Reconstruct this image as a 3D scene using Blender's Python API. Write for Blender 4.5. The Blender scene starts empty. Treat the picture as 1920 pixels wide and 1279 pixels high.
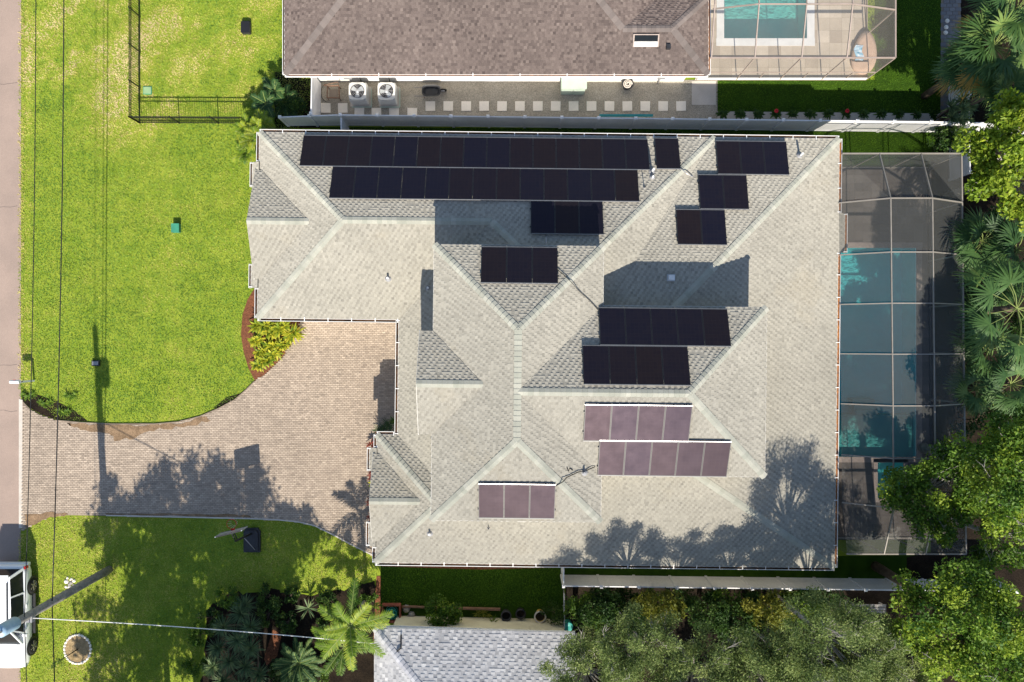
import bpy, math, random
import numpy as np
from mathutils import Vector, Matrix
from mathutils.geometry import tessellate_polygon

# ------------------------------------------------------------------ camera, sky, sun, exposure
SC = bpy.context.scene
COL = SC.collection
H = 40.5            # drone height above the ground
F = 1493.3          # focal length in photo pixels (28 mm on a 36 mm sensor)
cam_d = bpy.data.cameras.new('camera'); cam = bpy.data.objects.new('camera', cam_d); COL.objects.link(cam)
cam.location = (0, 0, H); cam.rotation_euler = (0, 0, 0)
cam_d.sensor_width = 36; cam_d.lens = 28; cam_d.clip_end = 2000
SC.camera = cam
SUN_EL, SUN_AZ = math.radians(41.5), math.radians(-3.4)      # sun stands in the south, a touch east
sun_dir = Vector((math.sin(-SUN_AZ) * math.cos(SUN_EL), -math.cos(SUN_AZ) * math.cos(SUN_EL), math.sin(SUN_EL)))  # towards the sun
W = bpy.data.worlds.new('World'); SC.world = W; W.use_nodes = True
wn = W.node_tree.nodes; wl = W.node_tree.links
sky = wn.new('ShaderNodeTexSky'); sky.sky_type = 'NISHITA'; sky.sun_disc = False
sky.sun_elevation = SUN_EL; sky.sun_rotation = math.pi + SUN_AZ
sky.air_density = 1.0; sky.dust_density = 0.6; sky.ozone_density = 1.0
wn['Background'].inputs[1].default_value = 0.112
wl.new(sky.outputs[0], wn['Background'].inputs[0])
sl = bpy.data.lights.new('sun', 'SUN'); sl.energy = 5.0; sl.angle = math.radians(0.5); sl.color = (1, 0.925, 0.80)
so = bpy.data.objects.new('sun', sl); COL.objects.link(so)
so.rotation_euler = sun_dir.to_track_quat('Z', 'Y').to_euler()
so.location = (0, -40, 60)
SC.view_settings.view_transform = 'Standard'; SC.view_settings.look = 'None'
SC.view_settings.gamma = 1; SC.view_settings.use_curve_mapping = False
SC.view_settings.exposure = 0.70
try:
    SC.cycles.max_bounces = 8; SC.cycles.transparent_max_bounces = 24
    SC.cycles.use_denoising = True
except Exception: pass

# ------------------------------------------------------------------ helpers
def G(px, py, z=0.0):                     # photo pixel -> point at height z
    k = (H - z) / F
    return Vector(((px - 960) * k, (639.5 - py) * k, z))
TH = math.radians(0.65)                   # the house stands turned a little clockwise
def h2w(p):
    x, y, z = p
    return Vector((x * math.cos(TH) + y * math.sin(TH), -x * math.sin(TH) + y * math.cos(TH), z))
def w2h(p):
    x, y, z = p
    return Vector((x * math.cos(TH) - y * math.sin(TH), x * math.sin(TH) + y * math.cos(TH), z))
ORG = {}
def tag(o, label=None, cat=None, group=None, kind=None):
    if label: o['label'] = label
    if cat: o['category'] = cat
    if group: o['group'] = group
    if kind: o['kind'] = kind
    return o
def thing(name, label, cat, loc=(0, 0, 0), group=None, rot=None):
    o = bpy.data.objects.new(name, None); COL.objects.link(o); o.location = loc; o.empty_display_size = 0.3
    if rot: o.rotation_euler = rot
    ORG[o] = Vector(loc); return tag(o, label, cat, group)
def link(name, me, parent=None, world=True):
    o = bpy.data.objects.new(name, me); COL.objects.link(o)
    if parent is not None:
        o.parent = parent; ORG[o] = ORG.get(parent, Vector())
    else: ORG[o] = Vector()
    return o
def mesh_np(V, Fc, mats, tone=None, smooth=False, name='m', midx=None):
    V = np.asarray(V, dtype=np.float32); Fc = np.asarray(Fc, dtype=np.int32)
    me = bpy.data.meshes.new(name); k = Fc.shape[1]
    me.vertices.add(len(V)); me.vertices.foreach_set('co', V.ravel())
    me.loops.add(Fc.size); me.loops.foreach_set('vertex_index', Fc.ravel())
    me.polygons.add(len(Fc)); me.polygons.foreach_set('loop_start', np.arange(0, Fc.size, k, dtype=np.int32))
    me.polygons.foreach_set('loop_total', np.full(len(Fc), k, dtype=np.int32))
    me.polygons.foreach_set('use_smooth', np.full(len(Fc), bool(smooth), dtype=bool))
    me.update(calc_edges=True)
    for m in (mats if isinstance(mats, (list, tuple)) else [mats]): me.materials.append(m)
    if midx is not None: me.polygons.foreach_set('material_index', np.asarray(midx, dtype=np.int32))
    if tone is not None:
        a = me.attributes.new('tone', 'FLOAT', 'FACE'); a.data.foreach_set('value', np.asarray(tone, dtype=np.float32))
    return me
class MB:
    def __init__(s): s.v = []; s.f = []; s.t = []; s.m = []; s.s = []; s.cm = 0; s.ct = 0.5; s.cs = False
    def add(s, vs, fs):
        b = len(s.v); s.v += [tuple(v) for v in vs]
        for f in fs: s.f.append(tuple(b + i for i in f)); s.t.append(s.ct); s.m.append(s.cm); s.s.append(s.cs)
    def box(s, c, d, rot=0.0, M=None):
        hx, hy, hz = d[0] / 2, d[1] / 2, d[2] / 2
        R = M if M is not None else Matrix.Rotation(rot, 3, 'Z')
        vs = [R @ Vector((x, y, z)) + Vector(c) for z in (-hz, hz) for x, y in ((-hx, -hy), (hx, -hy), (hx, hy), (-hx, hy))]
        s.add(vs, [(3, 2, 1, 0), (4, 5, 6, 7), (0, 1, 5, 4), (1, 2, 6, 5), (2, 3, 7, 6), (3, 0, 4, 7)]); return s
    def bar(s, p, q, w, h, up=Vector((0, 0, 1))):       # rectangular bar along p-q
        p, q = Vector(p), Vector(q); d = q - p; L = d.length
        if L < 1e-6: return s
        d.normalize()
        if abs(d.dot(up)) > 0.98: up = Vector((1, 0, 0))
        a = d.cross(up).normalized(); b = a.cross(d)
        M = Matrix((a, d, b)).transposed()
        return s.box((p + q) / 2, (w, L, h), M=M)
    def tube(s, pts, r, n=8, cap=True):
        pts = [Vector(p) for p in pts]; rs = r if isinstance(r, (list, tuple)) else [r] * len(pts)
        vs = []; u0 = None
        for i, p in enumerate(pts):
            d = (pts[min(i + 1, len(pts) - 1)] - pts[max(i - 1, 0)]).normalized()
            if u0 is None: u0 = d.orthogonal().normalized()
            u0 = (u0 - d * u0.dot(d)).normalized(); w = d.cross(u0)
            for k in range(n):
                a = 2 * math.pi * k / n; vs.append(p + (u0 * math.cos(a) + w * math.sin(a)) * rs[i])
        fs = []
        for i in range(len(pts) - 1):
            for k in range(n):
                fs.append((i * n + k, i * n + (k + 1) % n, (i + 1) * n + (k + 1) % n, (i + 1) * n + k))
        old = s.cs; s.cs = True; s.add(vs, fs); s.cs = old
        if cap:
            b = len(s.v) - len(vs)
            for f in (tuple(range(n - 1, -1, -1)), tuple((len(pts) - 1) * n + k for k in range(n))):
                s.f.append(tuple(b + i for i in f)); s.t.append(s.ct); s.m.append(s.cm); s.s.append(False)
        return s
    def lathe(s, c, prof, n=20, smooth=True):            # prof: (r, z)
        vs = []; fs = []
        for r, z in prof:
            for k in range(n):
                a = 2 * math.pi * k / n; vs.append((c[0] + r * math.cos(a), c[1] + r * math.sin(a), c[2] + z))
        for i in range(len(prof) - 1):
            for k in range(n): fs.append((i * n + k, i * n + (k + 1) % n, (i + 1) * n + (k + 1) % n, (i + 1) * n + k))
        old = s.cs; s.cs = smooth; s.add(vs, fs); s.cs = old; return s
    def prism(s, pts, z0, z1, top=True, bot=True, side=True):
        n = len(pts)
        A = sum(pts[i][0] * pts[(i + 1) % n][1] - pts[(i + 1) % n][0] * pts[i][1] for i in range(n))
        if A < 0: pts = pts[::-1]
        vs = [(p[0], p[1], z0) for p in pts] + [(p[0], p[1], z1) for p in pts]
        fs = [(i, (i + 1) % n, n + (i + 1) % n, n + i) for i in range(n)] if side else []
        tr = tessellate_polygon([[Vector((p[0], p[1], 0)) for p in pts]])
        for t in tr:
            a = pts[t[0]]; b = pts[t[1]]; c = pts[t[2]]
            if (b[0] - a[0]) * (c[1] - a[1]) - (b[1] - a[1]) * (c[0] - a[0]) < 0: t = (t[0], t[2], t[1])
            if top: fs.append(tuple(n + i for i in t))
            if bot: fs.append((t[0], t[2], t[1]))
        s.add(vs, fs); return s
    def build(s, name, mats, parent=None, local=False):
        o0 = Vector() if (local or parent is None) else ORG.get(parent, Vector())
        me = bpy.data.meshes.new(name)
        me.from_pydata([(v[0] - o0.x, v[1] - o0.y, v[2] - o0.z) for v in s.v], [], s.f)
        for m in (mats if isinstance(mats, (list, tuple)) else [mats]): me.materials.append(m)
        me.polygons.foreach_set('material_index', s.m); me.polygons.foreach_set('use_smooth', s.s)
        a = me.attributes.new('tone', 'FLOAT', 'FACE'); a.data.foreach_set('value', s.t)
        me.update(); return link(name, me, parent)
def inpoly(x, y, poly):
    poly = np.asarray(poly, dtype=float); r = np.zeros(len(x), dtype=bool); j = len(poly) - 1
    for i in range(len(poly)):
        xi, yi = poly[i]; xj, yj = poly[j]
        c = ((yi > y) != (yj > y)) & (x < (xj - xi) * (y - yi) / (yj - yi + 1e-12) + xi)
        r ^= c; j = i
    return r
def GP(pts): return [tuple(G(*p)[:2]) for p in pts]
def copy_tree(root, loc, rot=None, label=None, group=None, scale=None):
    r = root.copy(); COL.objects.link(r); r.location = loc
    if rot is not None: r.rotation_euler = rot
    if scale is not None: r.scale = (scale,) * 3
    if label: r['label'] = label
    if group: r['group'] = group
    for ch in list(root.children):
        c = ch.copy(); COL.objects.link(c); c.parent = r
        for g in list(ch.children):
            d = g.copy(); COL.objects.link(d); d.parent = c
    return r

# ------------------------------------------------------------------ materials
def new_mat(name):
    m = bpy.data.materials.new(name); m.use_nodes = True
    nt = m.node_tree; b = nt.nodes['Principled BSDF']; return m, nt, b
def nd(nt, t, **kw):
    n = nt.nodes.new(t)
    for k, v in kw.items(): setattr(n, k, v)
    return n
def noise(nt, scale, detail=4, rough=0.6, vec=None):
    n = nd(nt, 'ShaderNodeTexNoise'); n.inputs['Scale'].default_value = scale; n.inputs['Detail'].default_value = detail
    n.inputs['Roughness'].default_value = rough
    if vec is None:
        g = nd(nt, 'ShaderNodeNewGeometry'); vec = g.outputs['Position']
    nt.links.new(vec, n.inputs['Vector']); return n
def ramp(nt, src, stops):
    r = nd(nt, 'ShaderNodeValToRGB'); e = r.color_ramp.elements
    e[0].position, e[0].color = stops[0][0], (*stops[0][1], 1); e[1].position, e[1].color = stops[-1][0], (*stops[-1][1], 1)
    for p, c in stops[1:-1]:
        x = e.new(p); x.color = (*c, 1)
    nt.links.new(src, r.inputs[0]); return r
def mixc(nt, fac, a, b, mode='MIX'):
    m = nd(nt, 'ShaderNodeMix', data_type='RGBA', blend_type=mode)
    for i, v in ((0, fac), (6, a), (7, b)):
        if hasattr(v, 'links'): nt.links.new(v, m.inputs[i])
        elif isinstance(v, (int, float)): m.inputs[i].default_value = v
        else: m.inputs[i].default_value = (*v, 1)
    return m.outputs[2]
def bump(nt, b, src, strength=0.3, dist=0.01):
    n = nd(nt, 'ShaderNodeBump'); n.inputs['Strength'].default_value = strength; n.inputs['Distance'].default_value = dist
    nt.links.new(src, n.inputs['Height']); nt.links.new(n.outputs[0], b.inputs['Normal'])
def mat(name, c1, c2=None, scale=3.0, rough=0.7, spec=0.3, metal=0.0, fine=None, bmp=0.0, bscale=60, lo=0.35, hi=0.65):
    m, nt, b = new_mat(name); b.inputs['Roughness'].default_value = rough
    b.inputs['Specular IOR Level'].default_value = spec; b.inputs['Metallic'].default_value = metal
    if c2 is None: c2 = tuple(min(1, x * 0.82) for x in c1)
    n = noise(nt, scale); col = ramp(nt, n.outputs[0], [(lo, c1), (hi, c2)]).outputs[0]
    if fine:                                    # (scale, strength): small-scale speckle
        n2 = noise(nt, fine[0], 2); r2 = ramp(nt, n2.outputs[0], [(0.3, (1 - fine[1],) * 3), (0.7, (1 + fine[1],) * 3)])
        col = mixc(nt, 1.0, col, r2.outputs[0], 'MULTIPLY')
    nt.links.new(col, b.inputs['Base Color'])
    if bmp: bump(nt, b, noise(nt, bscale, 3).outputs[0], bmp, 0.02)
    return m
def tone_mat(name, stops, rough=0.85, spec=0.2, blot=(0.5, 0.12), fine=(45, 0.12), transl=0.0, stain=None, drough=0.0):
    m, nt, b = new_mat(name); b.inputs['Roughness'].default_value = rough; b.inputs['Specular IOR Level'].default_value = spec
    b.inputs['Diffuse Roughness'].default_value = drough
    a = nd(nt, 'ShaderNodeAttribute', attribute_name='tone')
    col = ramp(nt, a.outputs['Fac'], stops).outputs[0]
    for sc, st in (blot, fine):
        if st:
            r2 = ramp(nt, noise(nt, sc, 3).outputs[0], [(0.3, (1 - st,) * 3), (0.7, (1 + st,) * 3)])
            col = mixc(nt, 1.0, col, r2.outputs[0], 'MULTIPLY')
    if stain:                                   # (scale, colour, threshold, strength)
        r3 = ramp(nt, noise(nt, stain[0], 5, 0.65).outputs[0], [(stain[2], (0, 0, 0)), (stain[2] + 0.12, (stain[3],) * 3)])
        col = mixc(nt, r3.outputs[0], col, stain[1])
    nt.links.new(col, b.inputs['Base Color'])
    if transl:
        t = nd(nt, 'ShaderNodeBsdfTranslucent'); nt.links.new(col, t.inputs[0])
        mx = nd(nt, 'ShaderNodeMixShader'); mx.inputs[0].default_value = transl
        nt.links.new(b.outputs[0], mx.inputs[1]); nt.links.new(t.outputs[0], mx.inputs[2])
        nt.links.new(mx.outputs[0], nt.nodes['Material Output'].inputs[0])
    return m
M = {}
M['shingle'] = tone_mat('shingle', [(0, (.19, .18, .155)), (.45, (.36, .34, .29)), (1, (.48, .455, .39))], blot=(0.35, .07), fine=(30, .14), stain=(0.25, (.42, .36, .25), .58, .25), drough=1.0)
M['cap'] = tone_mat('cap_shingle', [(0, (.36, .365, .31)), (1, (.45, .445, .385))], blot=(1.2, .08), fine=(30, .1), drough=1.0)
M['shingle_brown'] = tone_mat('shingle_brown', [(0, (.075, .058, .054)), (.5, (.15, .118, .107)), (1, (.22, .178, .158))], blot=(0.4, .10), fine=(25, .18), drough=1.0)
M['cap_brown'] = tone_mat('cap_brown', [(0, (.16, .135, .125)), (1, (.22, .185, .17))], drough=1.0)
M['shingle_white'] = tone_mat('shingle_white', [(0, (.33, .33, .34)), (.5, (.52, .515, .52)), (1, (.70, .69, .68))], blot=(0.5, .06), fine=(25, .12), drough=1.0)
M['cap_white'] = tone_mat('cap_white', [(0, (.45, .45, .48)), (1, (.58, .58, .6))], drough=1.0)
M['under'] = mat('roof_underlay', (.10, .10, .09), rough=.9)
M['stucco'] = mat('stucco', (.80, .77, .70), (.72, .68, .60), 1.5, .9, .1, bmp=.3)
M['stucco_cream'] = mat('stucco_cream', (.66, .62, .46), (.58, .54, .40), 1.2, .9, .1, bmp=.3)
M['white'] = mat('white_paint', (.80, .79, .77), (.72, .71, .69), 2.0, .5, .3)
M['soffit'] = mat('soffit', (.7, .68, .63), rough=.8)
M['vinyl'] = mat('white_vinyl', (.80, .79, .79), (.71, .70, .69), 0.8, .45, .35, fine=(9, .05))
M['litter'] = mat('leaf_litter', (.10, .055, .03), (.02, .014, .01), 2.2, .95, .05, fine=(25, .5))
M['litter_orange'] = mat('leaf_litter_orange', (.34, .15, .055), (.16, .07, .035), 3.5, .95, .05, fine=(22, .55))
M['pframe'] = mat('panel_frame', (.015, .015, .018), rough=.45, spec=.4)
M['rail'] = mat('aluminium_rail', (.62, .60, .62), rough=.35, spec=.5, metal=.7)
M['cable'] = mat('black_cable', (.02, .02, .022), rough=.6)
M['pvc'] = mat('white_pvc', (.78, .77, .75), rough=.4)
M['lead'] = mat('lead_grey', (.30, .30, .31), rough=.6)
M['road'] = mat('road_asphalt_worn', (.335, .255, .212), (.285, .22, .185), 0.5, .92, .1, fine=(50, .16), bmp=.2, bscale=90)
M['concrete'] = mat('concrete', (.56, .51, .45), (.46, .42, .37), 0.9, .9, .1, fine=(40, .12))
M['paver_joint'] = mat('paver_joint', (.25, .20, .155), (.19, .15, .115), 1.5, .95, .05)
M['paver'] = tone_mat('paver', [(0, (.27, .22, .175)), (.5, (.375, .305, .24)), (1, (.48, .395, .31))], rough=.88, blot=(0.22, .10), fine=(35, .12), stain=(0.45, (.20, .15, .12), .66, .4))
M['mulch'] = mat('mulch', (.21, .085, .045), (.105, .045, .026), 14, .95, .05, fine=(30, .55), bmp=1.0, bscale=26)
M['shade_toned_dirt'] = mat('shade_toned_leafy_soil', (.026, .019, .013), (.013, .010, .008), 1.4, .95, .05, fine=(22, .5), bmp=.8, bscale=20)  # leafy soil, its colour darkened in place of missing tree shade
M['gravel'] = mat('gravel', (.36, .325, .265), (.29, .26, .21), .9, .95, .1, fine=(28, .4), bmp=1.0, bscale=30)
M['stone'] = mat('stepping_slab', (.82, .75, .65), (.74, .68, .59), 1.5, .9, .1, fine=(30, .06))
M['slate'] = tone_mat('grey_paver', [(0, (.13, .125, .13)), (1, (.23, .22, .215))])
M['deck'] = tone_mat('travertine', [(0, (.42, .35, .28)), (.5, (.52, .44, .35)), (1, (.62, .53, .43))], blot=(1.0, .1), fine=(20, .1))
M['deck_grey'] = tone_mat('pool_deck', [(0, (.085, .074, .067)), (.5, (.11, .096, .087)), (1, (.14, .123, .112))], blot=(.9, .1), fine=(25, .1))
M['cage'] = mat('cage_beam', (.27, .245, .215), rough=.45, spec=.4)
M['cage_bronze'] = mat('cage_beam_tan', (.36, .29, .25), rough=.5, spec=.4)
M['iron'] = mat('black_aluminium', (.012, .013, .013), rough=.4, spec=.4)
M['wood_pole'] = mat('weathered_pole', (.30, .285, .265), (.20, .185, .17), 6, .9, .1, fine=(40, .2))
M['bark'] = mat('bark', (.15, .115, .085), (.085, .065, .05), 5, .95, .05, bmp=.8, bscale=25)
M['bark_pale'] = mat('bark_pale', (.36, .34, .31), (.22, .20, .18), 4, .95, .05, bmp=.6, bscale=25)
M['plast_dark'] = mat('dark_plastic', (.03, .031, .035), (.02, .02, .023), 5, .5, .4)
M['plast_green'] = mat('green_plastic', (.05, .26, .16), (.04, .2, .13), 5, .5, .3)
M['plast_pale_green'] = mat('pale_green_plastic', (.26, .40, .21), rough=.6)
M['ac_metal'] = mat('ac_casing', (.62, .61, .57), (.54, .53, .50), 4, .5, .4)
M['ac_side'] = mat('ac_louvre', (.42, .44, .43), (.35, .37, .36), 4, .5, .4)
M['metal_light'] = mat('light_metal', (.55, .58, .60), rough=.35, metal=.6)
M['steel'] = mat('grey_steel', (.30, .36, .42), rough=.4, spec=.5)
M['rust'] = mat('old_wood', (.25, .15, .10), (.17, .10, .07), 5, .9, .1, fine=(30, .2))
M['redwood'] = mat('red_timber', (.32, .10, .065), (.22, .07, .05), 5, .85, .1, fine=(30, .2))
M['hose'] = mat('teal_hose', (.03, .32, .26), rough=.45)
M['teal'] = mat('teal_plastic', (.04, .32, .28), rough=.5)
M['yellow'] = mat('yellow_glaze', (.55, .36, .06), rough=.3, spec=.5)
M['potrim'] = mat('pot_rim', (.62, .56, .5), rough=.5)
M['sage'] = mat('sage_metal', (.42, .50, .42), (.37, .44, .37), 3, .5, .3)
M['red'] = mat('red_rim', (.55, .02, .015), rough=.45)
M['carpaint'] = mat('white_car_paint', (.82, .83, .84), (.80, .81, .82), 1, .22, .6)
M['rubber'] = mat('tyre_rubber', (.018, .018, .019), rough=.85)
M['rim'] = mat('alloy', (.42, .40, .37), rough=.35, metal=.7)
M['carglass'] = mat('car_glass', (.012, .016, .018), rough=.12, spec=.25)
M['lamp_red'] = mat('tail_light', (.4, .015, .015), rough=.15, spec=.6)
M['lamp_clear'] = mat('head_light', (.7, .72, .74), rough=.1, spec=.7)
M['tan'] = mat('tan_cushion', (.62, .44, .33), (.54, .38, .29), 3, .9, .1)
M['blue_towel'] = mat('blue_white_towel', (.75, .8, .85), (.12, .42, .6), 5, .95, .05)
M['transf'] = mat('transformer_paint', (.32, .45, .58), (.26, .38, .5), 3, .4, .4)
M['plaster'] = mat('pool_plaster', (.60, .90, .91), (.48, .84, .87), 1.2, .8, .1)
M['plaster_pale'] = mat('shelf_plaster', (.60, .62, .58), (.52, .55, .52), 1.2, .8, .1)
M['flower'] = mat('red_flower', (.55, .015, .03), rough=.6)
def panel_mat():
    m, nt, b = new_mat('solar_cells'); g = nd(nt, 'ShaderNodeTexCoord')
    w = nd(nt, 'ShaderNodeTexBrick'); w.offset = 0; w.inputs['Scale'].default_value = 1; w.inputs['Mortar Size'].default_value = .004
    w.inputs['Brick Width'].default_value = .17; w.inputs['Row Height'].default_value = .162
    w.inputs['Color1'].default_value = (.0075, .0075, .0115, 1); w.inputs['Color2'].default_value = (.010, .009, .012, 1); w.inputs['Mortar'].default_value = (.016, .015, .018, 1)
    nt.links.new(g.outputs['Object'], w.inputs['Vector'])
    oi = nd(nt, 'ShaderNodeObjectInfo')
    tint = ramp(nt, oi.outputs['Random'], [(0, (.0, .001, .006)), (1, (.005, .002, .0))])
    nt.links.new(mixc(nt, 1.0, w.outputs[0], tint.outputs[0], 'ADD'), b.inputs['Base Color'])
    b.inputs['Specular IOR Level'].default_value = .21
    rg = ramp(nt, noise(nt, 1.6, 4).outputs[0], [(.3, (.39,) * 3), (.7, (.46,) * 3)]); nt.links.new(rg.outputs[0], b.inputs['Roughness'])
    b.inputs['Specular Tint'].default_value = (.72, .54, .66, 1)
    return m
M['cells'] = panel_mat()
def screen_mat(name, col, opac):
    m, nt, b = new_mat(name); nt.nodes.remove(b)
    t = nd(nt, 'ShaderNodeBsdfTransparent'); d = nd(nt, 'ShaderNodeBsdfDiffuse'); d.inputs[0].default_value = (*col, 1)
    x = nd(nt, 'ShaderNodeMixShader'); n = noise(nt, 1.1, 2)
    r = ramp(nt, n.outputs[0], [(.3, (opac - .03,) * 3), (.7, (opac + .03,) * 3)])
    nt.links.new(r.outputs[0], x.inputs[0]); nt.links.new(t.outputs[0], x.inputs[1]); nt.links.new(d.outputs[0], x.inputs[2])
    nt.links.new(x.outputs[0], nt.nodes['Material Output'].inputs[0]); return m
M['screen'] = screen_mat('insect_screen_dark', (.125, .128, .122), .33)
M['screen_tan'] = screen_mat('insect_screen_tan', (.20, .185, .165), .30)
def water_mat(name, tint, rip=.15):
    m, nt, b = new_mat(name); nt.nodes.remove(b)
    t = nd(nt, 'ShaderNodeBsdfTransparent'); t.inputs[0].default_value = (*tint, 1)
    g = nd(nt, 'ShaderNodeBsdfGlossy'); g.inputs['Roughness'].default_value = .03
    fr = nd(nt, 'ShaderNodeFresnel'); fr.inputs[0].default_value = 1.33
    bp = nd(nt, 'ShaderNodeBump'); bp.inputs['Strength'].default_value = rip; bp.inputs['Distance'].default_value = .02
    nt.links.new(noise(nt, 3.5, 3).outputs[0], bp.inputs['Height'])
    nt.links.new(bp.outputs[0], g.inputs['Normal']); nt.links.new(bp.outputs[0], fr.inputs['Normal'])
    x = nd(nt, 'ShaderNodeMixShader'); nt.links.new(fr.outputs[0], x.inputs[0]); nt.links.new(t.outputs[0], x.inputs[1]); nt.links.new(g.outputs[0], x.inputs[2])
    nt.links.new(x.outputs[0], nt.nodes['Material Output'].inputs[0]); return m
M['water'] = water_mat('pool_water', (.45, .93, .93))
M['water_light'] = water_mat('pool_water_clear', (.55, .93, .86))
def leafm(name, stops, transl=.38): return tone_mat(name, stops, rough=.55, spec=.3, blot=(.8, .12), fine=(6, .1), transl=transl)
M['leaf_bright'] = leafm('leaf_bright', [(0, (.08, .155, .012)), (.5, (.19, .285, .02)), (1, (.36, .42, .04))])
M['leaf_mid'] = leafm('leaf_mid', [(0, (.045, .11, .014)), (.55, (.13, .23, .024)), (1, (.31, .40, .04))])
M['leaf_deep'] = leafm('leaf_deep', [(0, (.02, .055, .012)), (.6, (.05, .105, .018)), (1, (.12, .19, .03))])
M['leaf_olive'] = leafm('leaf_olive', [(0, (.075, .115, .03)), (.5, (.19, .255, .072)), (1, (.38, .43, .15))])
M['leaf_yellow'] = leafm('leaf_yellow', [(0, (.09, .12, .014)), (1, (.24, .23, .028))])
M['leaf_palm'] = leafm('leaf_palm', [(0, (.03, .075, .022)), (.6, (.07, .14, .035)), (1, (.19, .25, .06))], .22)
M['leaf_dead'] = leafm('leaf_dead', [(0, (.22, .12, .03)), (1, (.42, .27, .05))], .22)
M['leaf_areca'] = leafm('leaf_areca', [(0, (.05, .12, .012)), (.5, (.17, .27, .022)), (1, (.42, .45, .045))])
M['leaf_ginger'] = leafm('leaf_ginger', [(0, (.05, .13, .012)), (.4, (.20, .28, .02)), (.7, (.45, .44, .03)), (1, (.62, .55, .05))])
M['leaf_yucca'] = leafm('leaf_yucca', [(0, (.035, .07, .03)), (.6, (.09, .15, .06)), (1, (.21, .26, .10))], .18)
M['leaf_red'] = leafm('leaf_red', [(0, (.16, .035, .03)), (1, (.36, .12, .08))])
M['petiole'] = mat('petiole', (.20, .25, .07), rough=.6)
M['grass'] = tone_mat('grass_blades', [(0, (.085, .17, .026)), (.28, (.19, .31, .042)), (.48, (.315, .395, .06)), (.70, (.52, .48, .12)), (1, (.68, .55, .30))], rough=.7, spec=.15, blot=(.35, .10), fine=(3, .12), transl=.3)
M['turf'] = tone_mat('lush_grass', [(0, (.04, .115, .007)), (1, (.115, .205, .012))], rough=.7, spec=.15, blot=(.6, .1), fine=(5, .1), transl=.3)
def ground_mat():
    m, nt, b = new_mat('ground_turf'); b.inputs['Roughness'].default_value = .95; b.inputs['Specular IOR Level'].default_value = .05
    g = ramp(nt, noise(nt, 1.1, 5).outputs[0], [(.3, (.16, .235, .02)), (.7, (.25, .30, .035))]).outputs[0]
    nt.links.new(g, b.inputs['Base Color']); bump(nt, b, noise(nt, 30, 3).outputs[0], .6, .03); return m
M['ground'] = ground_mat()
M['trim'] = mat('panel_trim', (.20, .20, .21), rough=.4, spec=.4)
M['ring'] = mat('dry_mulch', (.34, .25, .14), (.24, .175, .09), 5, .95, .05, fine=(25, .4), bmp=.6, bscale=30)
M['spill'] = mat('washed_soil', (.25, .17, .105), (.17, .115, .07), 2.5, .95, .05, fine=(25, .4))
M['crack'] = mat('tar_seal', (.16, .13, .115), rough=.9)
M['shade_toned_turf'] = mat('turf_with_shade_tone', (.035, .075, .007), (.022, .05, .006), 1.2, .95, .05)  # darker sheets under the grass, shade put into the turf colour
M['coping'] = mat('pool_coping', (.30, .25, .22), (.24, .20, .18), 1.5, .9, .1, fine=(20, .15))
# ------------------------------------------------------------------ the ground, road, drive and beds
HOLES = [(16.3, 20.56, -5.9, 4.75), (18.55, 19.9, -8.0, -6.15), (10.75, 15.0, 15.35, 22.0)]   # pools and spa
def holed(name, x0, x1, y0, y1, z, m, holes, kind='structure', label=None):
    xs = sorted({x0, x1, *[h[i] for h in holes for i in (0, 1) if x0 < h[i] < x1]})
    ys = sorted({y0, y1, *[h[i] for h in holes for i in (2, 3) if y0 < h[i] < y1]})
    mb = MB(); idx = {}
    for a in xs:
        for b in ys: idx[a, b] = len(mb.v); mb.v.append((a, b, z))
    for i in range(len(xs) - 1):
        for j in range(len(ys) - 1):
            cx, cy = (xs[i] + xs[i + 1]) / 2, (ys[j] + ys[j + 1]) / 2
            if any(h[0] < cx < h[1] and h[2] < cy < h[3] for h in holes): continue
            mb.f.append((idx[xs[i], ys[j]], idx[xs[i + 1], ys[j]], idx[xs[i + 1], ys[j + 1]], idx[xs[i], ys[j + 1]]))
            mb.t.append(.5); mb.m.append(0); mb.s.append(False)
    o = mb.build(name, m); return tag(o, label, name.split('_')[-1], kind=kind)
holed('ground', -400, 400, -400, 400, 0, M['ground'], HOLES, label='grassy ground under the gardens and houses')
def sheet(name, pts, z, m, label, cat, z0=None):
    mb = MB(); mb.prism(pts, z - .03 if z0 is None else z0, z, bot=False)
    return tag(mb.build(name, m), label, cat, kind='structure')
road = sheet('road', [(-33, -300), (G(42, 0)[0], -300), (G(38, 1279)[0] + .02, -17.4), (G(40, 0)[0], 17.4), (G(40, 0)[0], 300), (-33, 300)], .012, M['road'], 'worn pinkish grey street along the front lawns', 'road')
sheet('kerb_strip', GP([(36, 748), (43, 750), (43, 990), (36, 990)]), .03, M['concrete'], 'pale concrete strip between road and paved drive', 'kerb')
DRIVE = GP([(43, 752), (58, 768), (80, 780), (105, 788), (150, 792), (210, 795), (290, 795), (335, 791), (375, 781), (410, 766), (440, 750), (462, 731), (478, 715), (500, 700), (525, 676), (545, 650), (556, 628), (566, 598)])
DRIVE = DRIVE + [(-14.6, .6), (-14.2, 1.42)][:0] + [tuple(h2w((-10.6, 1.42, 0))[:2]), tuple(h2w((-4.88, 1.42, 0))[:2]), tuple(h2w((-4.88, -4.9, 0))[:2]), tuple(h2w((-5.85, -4.9, 0))[:2]), tuple(h2w((-5.85, -10.0, 0))[:2])] + GP([(706, 1046), (690, 1037), (660, 1022), (625, 1003), (590, 986), (560, 979), (520, 975), (470, 973), (380, 971), (300, 969), (200, 967), (120, 966), (95, 969), (70, 979), (52, 990), (43, 996)])
sheet('driveway', DRIVE, .035, M['paver_joint'], 'beige paver driveway curving from the street to the house', 'driveway', z0=-.05)
drive = bpy.data.objects['driveway']
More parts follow.
